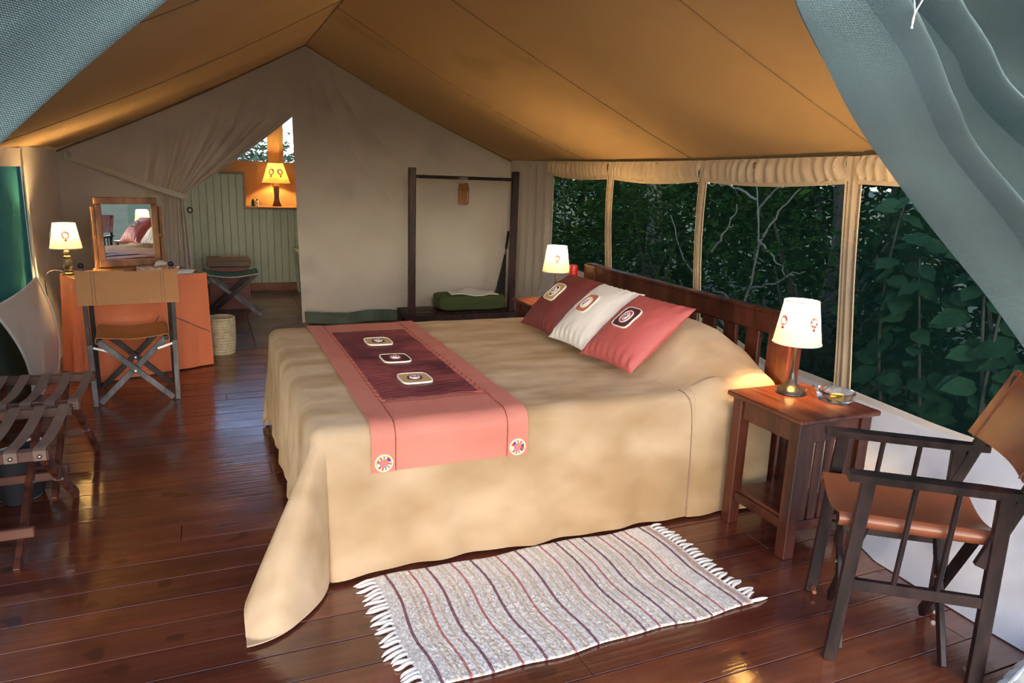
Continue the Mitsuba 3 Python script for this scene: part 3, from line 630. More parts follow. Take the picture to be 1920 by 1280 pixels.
# ------------------------------------------------------------------ bedside tables
def nightstand(label, x0, x1, y0, y1, H=0.615):
    k = thing('bedside_table', label, 'bedside table')
    put(k, 'top', box(x0, x1, y0, y1, H-0.022, H, 0.006), 'm_mahogany_top', smooth=False)
    i = 0.022; L = 0.055
    for x in (x0+i, x1-i-L):
        for y in (y0+i, y1-i-L):
            put(k, 'leg', box(x, x+L, y, y+L, 0, H-0.022), 'm_mahogany', smooth=False)
    for y in (y0+i+0.012, y1-i-0.032):
        put(k, 'apron', box(x0+i+L, x1-i-L, y, y+0.02, H-0.115, H-0.022), 'm_mahogany', smooth=False)
        put(k, 'lower_rail', box(x0+i+L, x1-i-L, y, y+0.02, 0.115, 0.155), 'm_mahogany', smooth=False)
    for x in (x0+i+0.012, x1-i-0.032):
        put(k, 'apron', box(x, x+0.02, y0+i+L, y1-i-L, H-0.115, H-0.022), 'm_mahogany', smooth=False)
        put(k, 'lower_rail', box(x, x+0.02, y0+i+L, y1-i-L, 0.115, 0.155), 'm_mahogany', smooth=False)
    put(k, 'shelf', box(x0+i+0.03, x1-i-0.03, y0+i+0.03, y1-i-0.03, 0.150, 0.166), 'm_mahogany_top', smooth=False)
    xs = ls(x0+i+L+0.03, x1-i-L-0.03, 5)
    for x in xs:
        put(k, 'slat', box(x-0.020, x+0.020, y0+i+0.016, y0+i+0.03, 0.155, H-0.11), 'm_mahogany', smooth=False)
    return k
nightstand('red-brown bedside table with a lower shelf between the bed and the director chair', 2.095, 2.530, 1.965, 2.405)
nightstand('red-brown bedside table at the far side of the bed by the corner', 2.10, 2.53, 4.43, 4.87)

# ------------------------------------------------------------------ lamps
def shade(k, c, z0, z1, r0, r1, mat, angs, tilt=None, amber=False, size=0.020):
    prof = [(r0, z0), (r0+0.0, z0+0.004)]+[(r0+(r1-r0)*t, z0+(z1-z0)*t) for t in ls(0.05, 1, 14)]
    m = lathe(prof, 56, (c[0], c[1], 0))
    s = put(k, 'lamp_shade', m, mat, True)
    for z, r in ((z0, r0), (z1, r1)):
        put(s, 'rim', tube([[c[0]+(r+0.0005)*math.cos(a), c[1]+(r+0.0005)*math.sin(a), z] for a in ls(0, 2*math.pi, 41)], 0.0025, 6), 'm_cream')
    for i, a in enumerate(angs):
        def surf(u, v, off):
            z = z0+(z1-z0)*0.56+v; t = (z-z0)/(z1-z0); rr = r0+(r1-r0)*t+off; th = a+u/rr
            return np.stack([c[0]+rr*np.cos(th), c[1]+rr*np.sin(th), z], -1)
        m, cc = bead_ring(surf, 0, 0, size, size*1.15, 0.0012, seed=i, n=12, outer=(0.72, 0.22, 0.05))
        put(s, 'medallion', m, 'm_beads', False, color=cc)
        put(s, 'pendant', patch(surf, 0, -size*1.5, size*0.3, size*0.3, 2, 0.0012, 0.002), 'm_beads', False, color=np.tile((0.5, 0.1, 0.08), (12*5+12+1 if False else 36*6+1, 1)))
def bulb(k, c, z, power, col=(1.0, 0.66, 0.30), r=0.028):
    m = sphere((c[0], c[1], z), r, 2)
    e = [power*BULB*x for x in col]
    kk = f'{k}__bulb'
    scene[kk] = ply(m, 'm_white_cotton', True, emitter={'type': 'area', 'radiance': {'type': 'rgb', 'value': e}})
def bedside_lamp(label, c, zb, dz, tilt, power, angs, rr=1.0):
    k = thing('table_lamp', label, 'lamp')
    prof = [(0.0, 0.0), (0.062, 0.0), (0.065, 0.004), (0.064, 0.010), (0.054, 0.020), (0.036, 0.034), (0.022, 0.050), (0.014, 0.072), (0.0105, 0.10), (0.0075, 0.15), (0.0065, 0.235), (0.009, 0.24), (0.009, 0.27), (0.0, 0.27)]
    put(k, 'stand', lathe(prof, 40, (c[0], c[1], zb)), 'm_black_gloss', 40)
    put(k, 'collar', lathe([(0.0, 0.268), (0.013, 0.268), (0.013, 0.31), (0.0, 0.31)], 20, (c[0], c[1], zb)), 'm_brass', 40)
    for a in ls(0, 2*math.pi, 4)[:-1]:
        put(k, 'spoke', tube([[c[0], c[1], zb+0.30], [c[0]+0.09*math.cos(a), c[1]+0.09*math.sin(a), zb+0.262]], 0.0016, 5), 'm_steel')
    shade(k, c, zb+0.228, zb+0.412, 0.101*rr, 0.072*rr, 'm_shade', angs)
    bulb(k, c, zb+0.372, power)
    return k
ca = math.atan2(-2.277, -2.341)
bedside_lamp('lit cream-shaded lamp on a black stand on the near bedside table', (2.345, 2.285), 0.615, 0, 0, 40, [ca-0.78, ca+0.72])
ca2 = math.atan2(-4.61, -2.34)
bedside_lamp('lit cream-shaded lamp on a black stand on the far bedside table', (2.335, 4.62), 0.615, 0, 0, 40, [ca2+0.05, ca2+2.1])

# glass ashtray, matchbox, spray can, cable
AC = (2.465, 2.150)
prof = [(0.0, 0.0), (0.066, 0.0), (0.074, 0.004), (0.080, 0.036), (0.079, 0.040), (0.071, 0.040), (0.066, 0.030), (0.060, 0.011), (0.0, 0.010)]
at = thing('ashtray', 'round clear glass ashtray on the near bedside table', 'ashtray')
put(at, 'bowl', lathe(prof, 48, (AC[0], AC[1], 0.6155)), 'm_glass', 30)
one('matchbox', frame_box((AC[0]-0.005, AC[1]-0.01, 0.6345), nrm([0.92, -0.38, 0]), nrm([0.38, 0.92, 0]), Z, (0.027, 0.013, 0.007), 0.001), 'm_yellow', 'small yellow matchbox lying in the glass ashtray', 'matchbox')
cp = smooth_path([[2.52, 2.33, 0.622], [2.53, 2.26, 0.624], [2.50, 2.235, 0.640], [2.475, 2.245, 0.622], [2.45, 2.30, 0.620]], 24)
one('lamp_cable', tube(cp, 0.0045, 7), 'm_black', 'black lamp cable with a switch lying behind the ashtray', 'cable')
sc = thing('spray_can', 'red and yellow spray can on the far bedside table beside the headboard', 'spray can')
cc = (2.40, 4.475)
put(sc, 'body', lathe([(0, 0), (0.030, 0), (0.032, 0.004), (0.032, 0.205), (0.029, 0.215), (0, 0.215)], 28, (cc[0], cc[1], 0.615)), 'm_red_can')
put(sc, 'cap', lathe([(0, 0.214), (0.031, 0.214), (0.030, 0.285), (0.025, 0.292), (0, 0.292)], 28, (cc[0], cc[1], 0.615)), 'm_red_can')
put(sc, 'yellow_band', lathe([(0.0325, 0.165), (0.0328, 0.166), (0.0328, 0.200), (0.0325, 0.201)], 28, (cc[0], cc[1], 0.615)), 'm_yellow', label='yellow band')
put(sc, 'blue_band', lathe([(0.0325, 0.075), (0.0328, 0.076), (0.0328, 0.130), (0.0325, 0.131)], 28, (cc[0], cc[1], 0.615)), 'm_blue', label='dark blue band')

# ------------------------------------------------------------------ rug
P00, P10, P11, P01 = np.array([0.505, 2.405]), np.array([1.755, 2.415]), np.array([1.775, 1.780]), np.array([0.520, 1.755])
def rugf(u, v):                # u along 0..1.245, v across 0..0.62
    a, b = u/1.245, v/0.64
    a = a+0.006*np.sin(b*9+1)*1; b2 = b+0.010*np.sin(a*13)+0.006*np.sin(a*29)
    q = (P01*(1-a[..., None])+P11*a[..., None])*(1-b2[..., None])+(P00*(1-a[..., None])+P10*a[..., None])*b2[..., None]
    z = 0.007+0.006*np.clip(nz(a*5, b*5, 0, 61), -0.4, 1)+0.0016*np.sin(a*620)*np.sin(b*95)
    return np.concatenate([q, z[..., None]], -1)
m, uv = sheet(rugf, ls(0, 1.245, 240), ls(0, 0.64, 66), 0.007)
rg = thing('rug', 'cream striped woven rug with white fringes beside the bed', 'rug')
put(rg, 'weave', m, 'm_rug', True, uv=uv)
R = random.Random(5)
for e, sgn in ((0, -1), (1, 1)):
    n = 27
    for i in range(n):
        b = (i+0.5)/n; base = rugf(np.array([[e*1.245]]), np.array([[b*0.64]]))[0, 0]; base[2] = 0.008
        d = nrm([sgn, R.uniform(-0.3, 0.25)+0.25*sgn, 0]); L = R.uniform(0.055, 0.078)
        pts = smooth_path([base-d*0.006, base+d*L*0.35+[0, R.uniform(-.004, .004), 0.002], base+d*L*0.7+[0, R.uniform(-.006, .006), -0.001], base+d*L+[0, 0, -0.003]], 7)
        rr = np.array([0.0048, 0.0062, 0.0072, 0.0070, 0.0066, 0.0050, 0.0012])
        pts[:, 2] = np.maximum(pts[:, 2], rr*0.8)
        put(rg, 'tassel', tube(pts, rr, 6), 'm_fringe')

# ------------------------------------------------------------------ folding director chairs
def local(o, back, side):
    o, B, S = np.array([*o, 0.0]), np.array([*nrm([*back, 0])[:2], 0.0]), np.array([*nrm([*side, 0])[:2], 0.0])
    return (lambda s, w, z: o+B*s+S*w+Z*z), B, S
def sling(P, s0, s1, w0, w1, z, sag, th=0.005, roll=True):
    prof = []
    n = 22
    for t in ls(0, 1, n):
        prof.append((w0+(w1-w0)*t, z-sag*math.sin(math.pi*t)))
    if roll:
        a = [(w0+0.004-0.022*math.sin(q), z-0.022+0.022*math.cos(q)) for q in ls(2.9, 0.25, 9)]
        b = [(w1-0.004+0.022*math.sin(q), z-0.022+0.022*math.cos(q)) for q in ls(0.25, 2.9, 9)]
        prof = a+prof+b
    prof = np.array(prof)
    def f(u, v):
        i = np.clip(v, 0, len(prof)-1); w = np.interp(i, np.arange(len(prof)), prof[:, 0]); zz = np.interp(i, np.arange(len(prof)), prof[:, 1])
        return np.stack([P(a, b, c) for a, b, c in zip(u.ravel(), w.ravel(), zz.ravel())]).reshape(u.shape+(3,))
    return sheet(f, ls(s0, s1, 8), np.arange(len(prof)), th)[0]
def director_chair(label, o, back, side, W, D, arm, seat, cw, cl, style):
    P, B, S = local(o, back, side)
    k = thing('director_chair', label, 'chair')
    lt = 0.030
    for w in (0.0, W):
        sg = 1 if w == 0 else -1
        if style == 'spindle':
            put(k, 'leg', bar(P(-0.005, w, 0), P(0.030, w, arm-0.02), 0.040, 0.026, B), cw, smooth=False)
            put(k, 'leg', bar(P(0.418, w, 0), P(0.405, w, arm-0.02), 0.042, 0.026, B), cw, smooth=False)
            put(k, 'side_rail', bar(P(0.02, w, 0.280), P(0.41, w, 0.285), 0.036, 0.022, Z), cw, smooth=False)
            for a, b in ((0.147, 0.165), (0.270, 0.284)):
                put(k, 'spindle', tube([P(a, w, 0.29), P(b, w, arm-0.02)], 0.0085, 10), cw)
            L = hull(np.vstack([[P(s, w+q, z) for q in (-0.027, 0.027) for z in (arm-0.024, arm)] for s in (-0.03, 0.36)]+[[P(0.50, w+q, z) for q in (-0.010, 0.016) for z in (arm-0.024, arm)]]))
            put(k, 'armrest', L, cw, smooth=False)
            put(k, 'back_post', bar(P(0.372, w+sg*0.005, 0.40), P(0.545, w+sg*0.005, 0.905), 0.036, 0.022, B), cw, smooth=False)
            put(k, 'foot_pin', tube([P(0.0, w, 0.02), P(0.0, w+sg*0.05, 0.02)], 0.008, 8), 'm_leather_red')
            put(k, 'foot_pin', tube([P(0.41, w, 0.02), P(0.41, w+sg*0.05, 0.02)], 0.008, 8), 'm_steel')
        else:
            put(k, 'leg', bar(P(0.0, w, 0), P(-0.012, w-sg*0.004, 0.395), 0.032, 0.030, B), 'm_greywood', smooth=False)
            put(k, 'back_post', bar(P(-0.012, w-sg*0.006, 0.385), P(-0.030, w-sg*0.012, arm+0.20), 0.032, 0.024, B), cw, smooth=False)
            put(k, 'leg', bar(P(-D, w, 0), P(-D+0.03, w, arm-0.02), 0.034, 0.028, B), cw, smooth=False)
            L = hull(np.vstack([[P(s, w+q, z) for q in (-0.030, 0.030) for z in (arm-0.022, arm)] for s in (-0.02, -0.34)]+[[P(-0.45, w+q, z) for q in (-0.015, 0.015) for z in (arm-0.022, arm)]]))
            put(k, 'armrest', L, 'm_greywood', smooth=False)
            put(k, 'knob', sphere(P(-0.030, w-sg*0.012, arm+0.212), 0.017), 'm_black_gloss')
            put(k, 'hinge', bar(P(-0.008, w+sg*0.01, 0.375), P(-0.008, w+sg*0.10, 0.345), 0.016, 0.006, Z), 'm_steel', smooth=False)
    z = seat-0.022
    for s in ((0.045, 0.355) if style == 'spindle' else (-0.012, -D+0.05)):
        a, b = (0.045, W-0.045) if style == 'spindle' else (0.025, W-0.025)
        c1 = bar(P(s-0.013, a, 0.012), P(s-0.013, W-0.045, z), 0.036, 0.018, B if False else Z)
        c2 = bar(P(s+0.010, b, 0.012), P(s+0.010, 0.045, z), 0.036, 0.018, Z)
        m1 = 'm_greywood' if (style != 'spindle' and s > -0.1) else cw
        for c in (c1, c2): put(k, 'cross_leg', c, m1 if style != 'spindle' else 'm_ebony', smooth=False)
        put(k, 'bolt', tube([P(s-0.028, W/2, (z+0.012)/2), P(s+0.026, W/2, (z+0.012)/2)], 0.007, 8), 'm_steel')
    s0, s1 = (-0.03, 0.435) if style == 'spindle' else (-D+0.01, 0.005)
    for w in (0.045, W-0.045):
        put(k, 'seat_rail', bar(P(s0+0.01, w, seat-0.02), P(s1-0.01, w, seat-0.02), 0.026, 0.026, Z), cw, smooth=False)
    put(k, 'seat', sling(P, s0, s1, 0.045, W-0.045, seat+0.004, 0.035 if style == 'spindle' else 0.018), cl, 40, label='leather sling seat')
    # the back: a leather band round the two posts
    if style == 'spindle':
        f0, f1 = (0.447, 0.690), (0.552, 0.925); wo = 0.02
    else:
        f0, f1 = (-0.016, arm-0.03), (-0.030, arm+0.185); wo = 0.045
    path = [(w, 0.0) for w in ls(-wo, W+wo, 24)]
    def bf(u, v):
        s = f0[0]+(f1[0]-f0[0])*v; zz = f0[1]+(f1[1]-f0[1])*v
        bow = 0.030*np.sin(np.pi*np.clip((u+wo)/(W+2*wo), 0, 1))
        if style == 'spindle': s = s-0.016+bow
        else: s = s+0.016-0.25*bow; zz = zz-0.012*np.sin(np.pi*np.clip((u+wo)/(W+2*wo), 0, 1))*v
        return np.stack([P(a, b, c) for a, b, c in zip(s.ravel(), u.ravel(), zz.ravel())]).reshape(u.shape+(3,))
    bk = put(k, 'backrest', sheet(bf, ls(-wo, W+wo, 26), ls(0, 1, 10), 0.006)[0], cl, 40, label='leather band backrest')
    for w in (-wo, W+wo):     # loops that wrap the posts
        sg = 1 if w < 0 else -1
        def lf(u, v, w=w, sg=sg):
            q = u; ww = w+sg*0.020*(1-np.cos(q)); s = f0[0]+(f1[0]-f0[0])*v+((-0.016+0.021*np.sin(q)) if style == 'spindle' else (0.016-0.021*np.sin(q)))
            s = s-np.where(q > np.pi*0.5, 0.0, 0)
            zz = f0[1]+(f1[1]-f0[1])*v
            return np.stack([P(a, b, c) for a, b, c in zip(s.ravel(), ww.ravel(), zz.ravel())]).reshape(u.shape+(3,))
        put(bk, 'loop', sheet(lf, ls(0, math.pi*1.0, 9), ls(0, 1, 6), 0.005)[0], cl, 40)
    if style != 'spindle':
        for w in (0.035, 0.052, W-0.035, W-0.052):
            p = bf(np.full(10, w), ls(0.01, 0.99, 10))+B*0.0045
            put(bk, 'stitching', tube(p, 0.0013, 5), 'm_strap')
    return k
director_chair('dark wood folding chair with red-brown leather seat and spindled arms in the right foreground', (1.81, 1.45), (0.79, -0.61), (0.61, 0.79), 0.415, 0.42, 0.655, 0.495, 'm_ebony', 'm_leather_red', 'spindle')
director_chair('folding chair with tan leather back and crossed grey legs facing the dressing table', (-0.692, 4.930), (0.035, -0.46), (0.46, 0.035), 0.468, 0.43, 0.672, 0.435, 'm_ebony', 'm_leather', 'plain')

# ------------------------------------------------------------------ luggage racks
def luggage(label, yn, yf, xr, xl, H=0.445):
    k = thing('luggage_rack', label, 'luggage rack')
    for y in (yn, yf):
        put(k, 'top_rail', box(xl, xr, y-0.017, y+0.017, H-0.045, H, 0.004), 'm_luggage', smooth=False)
    for x, d in ((xr-0.075, 0), (xl+0.075, 0)):
        x1 = x+0.045 if x > -0.8 else x; x2 = x-0.055 if x > -0.8 else x+0.024
        put(k, 'leg', bar((x1, yn+0.005, H-0.03), (x1, yf+0.045, 0.0), 0.042, 0.022, X if False else Y), 'm_luggage', smooth=False)
        put(k, 'leg', bar((x2, yf-0.005, H-0.03), (x2, yn-0.09, 0.0), 0.046, 0.022, Y), 'm_luggage', smooth=False)
        ym = (yn+yf)/2-0.015
        for xx in (x1, x2): put(k, 'bolt', tube([(xx-0.016, ym, 0.215), (xx+0.016, ym, 0.215)], 0.007, 8), 'm_steel')
    for y, z in ((yn-0.045, 0.135), (yf-0.02, 0.13)):
        put(k, 'stretcher', box(xl+0.07, xr-0.07, y-0.010, y+0.010, z-0.02, z+0.02), 'm_luggage', smooth=False)
    for x in np.arange(xr-0.030, xl, -0.092):
        pts = [(yn-0.022, H-0.040), (yn-0.022, H-0.002), (yn-0.012, H+0.003), (yn+0.02, H+0.003)]+[(yn+(yf-yn)*t, H+0.003-0.020*math.sin(math.pi*t)) for t in ls(0.1, 0.9, 12)]+[(yf-0.012, H+0.003), (yf+0.012, H+0.003)]
        pts += [(yf+0.021, H-0.002), (yf+0.021, H-0.03)]
        q = np.array(pts)
        def sf(u, v, q=q): return np.stack([u+0*v, np.interp(v, np.arange(len(q)), q[:, 0]), np.interp(v, np.arange(len(q)), q[:, 1])], -1)
        s = put(k, 'strap', sheet(sf, ls(x-0.021, x+0.021, 4), np.arange(len(q)), 0.004)[0], 'm_strap', 40)
        put(s, 'rivet', sphere((x, yf-0.019, H-0.022), 0.0085, 1), 'm_steel')
        put(s, 'rivet', sphere((x, yn-0.027, H-0.022), 0.0085, 1), 'm_steel')
    return k
luggage('dark wooden folding luggage rack with brown leather straps, nearest at the left edge', 2.985, 3.52, -0.585, -1.06)
luggage('dark wooden folding luggage rack behind the nearest one, before the desk chair', 3.615, 4.10, -0.565, -1.06, 0.44)
bg = thing('bag', 'dark green cloth bag with pale piping under the luggage racks', 'bag')
def bagf(u, v):
    r = (0.10+0.015*np.sin(v*3))*(1+0.10*np.sin(3*u)); return np.stack([-0.84+r*np.cos(u)*(0.8+0.2*v), 3.62+r*np.sin(u), 0.004+v*0.22+0.02*np.sin(u*2)*v], -1)
put(bg, 'body', sheet(bagf, ls(0, 2*math.pi, 30), ls(0, 1, 10), 0.005)[0], 'm_black_fabric')
put(bg, 'piping', tube(bagf(ls(0, 2*math.pi, 31), np.ones(31)), 0.006, 6), 'm_piping')
put(bg, 'bottom', lathe([(0, 0.003), (0.085, 0.003), (0.085, 0.01), (0, 0.01)], 24, (-0.84, 3.62, 0)), 'm_mud')

# ------------------------------------------------------------------ dressing table and what stands on it
TU, TN = nrm([0.747, 0.331, 0]), nrm([-0.331, 0.747, 0])
FL = np.array([-0.775, 5.462, 0.0]); TL_, TD, TH = 0.825, 0.46, 0.712
def DT(s, d, z): return FL+TU*s+TN*d+Z*z
dt = thing('dressing_table', 'dressing table with an orange suede skirt set across the left rear corner', 'dressing table')
def tbox(s0, s1, d0, d1, z0, z1, b=0.003): return frame_box(DT((s0+s1)/2, (d0+d1)/2, (z0+z1)/2), TU, TN, Z, ((s1-s0)/2, (d1-d0)/2, (z1-z0)/2), b)
put(dt, 'top', tbox(-0.005, TL_+0.005, -0.005, TD, TH-0.022, TH-0.004), 'm_pine', smooth=False)
put(dt, 'glass_top', tbox(-0.008, TL_+0.008, -0.008, TD, TH-0.003, TH+0.003, 0.001), pr('m_tableglass', (0.05, 0.035, 0.022), 0.06, clearcoat=1.0, specular=0.6), smooth=False)
for s in (0.05, TL_-0.05):
    for d in (0.05, TD-0.05): put(dt, 'leg', tbox(s-0.02, s+0.02, d-0.02, d+0.02, 0, TH-0.02), 'm_pine', smooth=False)
path = np.array([(-0.008, TD), (-0.008, -0.008), (TL_+0.008, -0.008), (TL_+0.008, TD)])
seg = np.concatenate([[0], np.cumsum(np.hypot(*np.diff(path, axis=0).T))])
def skirt(u, v):
    s = np.interp(u, seg, path[:, 0]); d = np.interp(u, seg, path[:, 1])
    cx, cy = s-TL_/2, d-TD/2; L = np.hypot(cx/TL_, cy/TD)*2; nx, ny = cx/TL_/L, cy/TD/L
    left = np.exp(-((u-0.2)/0.3)**2)
    f = (0.010*np.sin(u*23+1.0)+0.006*np.sin(u*51))*v*(0.55+2.4*left)+0.05*v*sst(0.2, 0.55, u)*(1-sst(0.55, 0.8, u))*0
    f = f+0.020*v
    return np.stack([DT(a, b, c) for a, b, c in zip((s+nx*f*2).ravel(), (d+ny*f*2).ravel(), ((TH-0.006)*(1-v)+0.010).ravel())]).reshape(u.shape+(3,))
sk = put(dt, 'skirt', sheet(skirt, ls(0.0, seg[-1], 220), ls(0, 1, 24), 0.004)[0], 'm_skirt', 50)
for (u0, v0, u1, v1) in ((0.468+0.47, 0.40, 0.468+0.33, 0.72), (0.468+0.56, 0.42, 0.468+0.83, 0.64)):
    q = skirt(ls(u0, u1, 14), ls(v0, v1, 14)); q = q-TN*0.006
    put(sk, 'cord', tube(q, 0.003, 6), 'm_strap', label='dark beaded cord')
# swing mirror
MU = nrm([0.927, 0.375, 0]); MN = nrm([0.375, -0.927, 0.0]); MC = np.array([-0.6, 6.0, 0])
def MP(s, d, z): return MC+MU*s+MN*d+Z*z
mr = thing('dressing_mirror', 'pine-framed swing mirror standing on the dressing table', 'mirror')
def mbox(s0, s1, d0, d1, z0, z1, b=0.004): return frame_box(MP((s0+s1)/2, (d0+d1)/2, (z0+z1)/2), MU, MN, Z, ((s1-s0)/2, (d1-d0)/2, (z1-z0)/2), b)
put(mr, 'base', mbox(-0.165, 0.335, -0.065, 0.065, TH+0.003, TH+0.024), 'm_pine', smooth=False)
for s in (-0.152, 0.308):
    put(mr, 'post', mbox(s-0.011, s+0.011, -0.020, 0.014, TH+0.022, 1.185), 'm_pine', smooth=False)
tn = nrm([0.3453, -0.9384, 0.0137]); tz = np.cross(tn, MU); tz *= np.sign(tz[2]); tz = nrm(tz); MV = np.cross(tz, tn); MV *= np.sign(MV[0])
mc = MP(0.073, 0.0, 0.999)
def mfr(s0, s1, z0, z1, d, h): return frame_box(mc+MV*(s0+s1)/2+tz*(z0+z1)/2+tn*d, MV, tz, tn, ((s1-s0)/2, (z1-z0)/2, h), 0.005)
fw_, fh = 0.212, 0.252; gw, gh = 0.168, 0.203
fr = put(mr, 'frame', cat([mfr(-fw_, fw_, gh, fh, 0.008, 0.014), mfr(-fw_, fw_, -fh, -gh, 0.008, 0.014), mfr(-fw_, -gw, -gh, gh, 0.008, 0.0139), mfr(gw, fw_, -gh, gh, 0.008, 0.0139)]), 'm_pine', smooth=False)
put(fr, 'glass', mfr(-gw-0.004, gw+0.004, -gh-0.004, gh+0.004, 0.004, 0.004), 'm_mirror', smooth=False, label='mirror glass')
put(fr, 'backing', mfr(-gw-0.02, gw+0.02, -gh-0.02, gh+0.02, -0.010, 0.006), 'm_pine', smooth=False)
for s in (-0.226, 0.222): put(mr, 'pivot', sphere(mc+MU*s+tz*(-0.03)+tn*0.01, 0.012, 1), 'm_brass')
# desk lamp with a turned stand
lc = (-0.905, 5.815)
k = thing('table_lamp', 'lit cream-shaded lamp with a turned black and gold stand on the dressing table', 'lamp')
prof = [(0, 0), (0.042, 0), (0.045, 0.006), (0.040, 0.014), (0.026, 0.020), (0.020, 0.032), (0.026, 0.046), (0.032, 0.062), (0.032, 0.080), (0.024, 0.100), (0.016, 0.112), (0.024, 0.120), (0.024, 0.128), (0.014, 0.136), (0.019, 0.150), (0.020, 0.165), (0.012, 0.180), (0.010, 0.20), (0.010, 0.26), (0, 0.26)]
put(k, 'stand', lathe(prof, 36, (*lc, TH+0.003)), 'm_black_gloss', 40)
for z in (0.015, 0.034, 0.113, 0.130, 0.18): put(k, 'gold_ring', tube([(lc[0]+0.022*math.cos(a)*(1.9 if z < 0.02 else 1), lc[1]+0.022*math.sin(a)*(1.9 if z < 0.02 else 1), TH+0.003+z) for a in ls(0, 2*math.pi, 25)], 0.0028, 6), 'm_brass')
ca3 = math.atan2(-lc[1], -lc[0])
shade(k, lc, TH+0.192, TH+0.362, 0.100, 0.070, 'm_shade', [ca3+0.03, ca3-1.45], size=0.024)
for a in ls(0, 2*math.pi, 4)[:-1]: put(k, 'spoke', tube([(*lc, TH+0.25), (lc[0]+0.09*math.cos(a), lc[1]+0.09*math.sin(a), TH+0.222)], 0.0016, 5), 'm_steel')
bulb(k, lc, TH+0.30, 36)
cp = smooth_path([(-0.93, 5.84, TH+0.008), (-0.98, 5.86, TH+0.03), (-1.03, 5.82, TH+0.02), (-1.045, 5.78, 0.62), (-1.03, 5.74, 0.45), (-1.0, 5.70, 0.33)], 30)
cb = k
put(cb, 'cord', tube(cp, 0.0035, 6), 'm_black')
put(cb, 'switch', frame_box((-1.03, 5.74, 0.44), X, Y, Z, (0.010, 0.014, 0.03), 0.004), 'm_black', smooth=False, label='small inline switch')
# box, white dish, papers, tray
one('box', frame_box(DT(0.560, 0.185, TH+0.027), nrm(TU), TN, Z, (0.135, 0.055, 0.023), 0.003), 'm_pinkbox', 'flat pinkish patterned box on the right half of the dressing table', 'box', smooth=False)
pp = thing('paper_stack', 'small stack of white leaflets on the dressing table right of the mirror', 'papers')
for i in range(4): put(pp, 'leaflet', frame_box(DT(0.665+0.004*i, 0.072-0.003*i, TH+0.0065+0.006*i), nrm(TU+TN*0.03*i), nrm(TN-TU*0.03*i), Z, (0.080, 0.045, 0.0026), 0.0006), 'm_paper', smooth=False)
one('dish', lathe([(0, 0), (0.030, 0), (0.042, 0.02), (0.044, 0.045), (0.036, 0.062), (0.018, 0.072), (0, 0.075)], 28, tuple(DT(0.625, 0.30, TH+0.003))), 'm_white_cotton', 'rounded white pot between the mirror and the leaflets', 'pot')
tr = thing('tray', 'shallow pale wooden tray on the dressing table under the mirror', 'tray')
trc = (-0.67, 5.83, TH+0.003)
put(tr, 'plate', frame_box(DT(0.20, 0.28, TH+0.008), TU, TN, Z, (0.15, 0.085, 0.004), 0.002), 'm_basket', smooth=False)
for s, d, a, b in ((0.20, 0.19, 0.15, 0.006), (0.20, 0.37, 0.15, 0.006), (0.05, 0.28, 0.006, 0.085), (0.35, 0.28, 0.006, 0.085)):
    put(tr, 'edge', frame_box(DT(s, d, TH+0.014), TU, TN, Z, (a, b, 0.010), 0.002), 'm_pine', smooth=False)

# ------------------------------------------------------------------ basket
prof = []
for i in range(13):
    z = 0.008+i*0.0235; r = 0.098+0.010*(i/12)**0.8+0.006*math.sin(i/12*math.pi)
    prof += [(r-0.002, z-0.010), (r+0.005, z-0.004), (r+0.006, z+0.004), (r-0.001, z+0.0115)]
inner = [(p[0]-0.012, p[1]) for p in prof[::-1]]
bk = thing('waste_basket', 'round cream coiled straw waste basket on the floor beside the dressing table', 'basket')
put(bk, 'body', lathe([(0, 0.0), (0.09, 0.0)]+prof+[(0.098, 0.30)]+inner[1:-2]+[(0.0, 0.02)], 44, (0.072, 6.165, 0)), 'm_basket', 60)
put(bk, 'rim', tube([(0.072+0.104*math.cos(a), 6.165+0.104*math.sin(a), 0.296) for a in ls(0, 2*math.pi, 41)], 0.009, 7), 'm_basket')

# ------------------------------------------------------------------ bathroom things
st = thing('folding_stool', 'folding stool with a dark green canvas seat and crossed grey legs behind the dressing table', 'stool')
SA, SB, SC, SD, SH = -0.045, 0.492, 7.70, 8.02, 0.43
for y in (SC, SD):
    put(st, 'leg', bar((SA, y, 0.0), (SB-0.04, y-0.012, SH), 0.036, 0.020, Z), 'm_ebony', smooth=False)
    put(st, 'leg', bar((SB, y+0.012, 0.0), (SA+0.02, y+0.012, SH), 0.036, 0.020, Z), 'm_greywood', smooth=False)
for x in (SA+0.02, SB-0.04): put(st, 'rail', bar((x, SC-0.03, SH), (x, SD+0.03, SH), 0.03, 0.026, Z), 'm_greywood', smooth=False)
put(st, 'seat', sheet(lambda u, v: np.stack([SA-0.005+(SB-SA-0.01)*u+0*v, SC-0.035+(SD-SC+0.07)*v+0*u, SH+0.018-0.035*np.sin(np.pi*u)+0*v], -1), ls(0, 1, 20), ls(0, 1, 6), 0.006)[0], 'm_green_canvas', label='dark green canvas seat')
put(st, 'piping', tube([(SA-0.005+(SB-SA-0.01)*t, SC-0.036, SH+0.017-0.035*math.sin(math.pi*t)) for t in ls(0, 1, 20)], 0.005, 6), 'm_piping')
bn = thing('brick_box', 'dark red tiled box seat with a wooden lid against the green partition', 'box seat')
put(bn, 'core', box(0.012, 0.408, 8.112, 8.56, 0.0, 0.452), 'm_grout')
for i, (z0, z1) in enumerate(((0.005, 0.30), (0.308, 0.45))):
    put(bn, 'tile', box(0.016, 0.404, 8.10, 8.114, z0, z1, 0.004), 'm_brickred', smooth=False)
    put(bn, 'tile', box(0.400, 0.413, 8.116, 8.55, z0, z1, 0.004), 'm_brickred', smooth=False)
put(bn, 'lid', box(-0.01, 0.43, 8.09, 8.57, 0.462, 0.525, 0.008), 'm_lid', smooth=False)
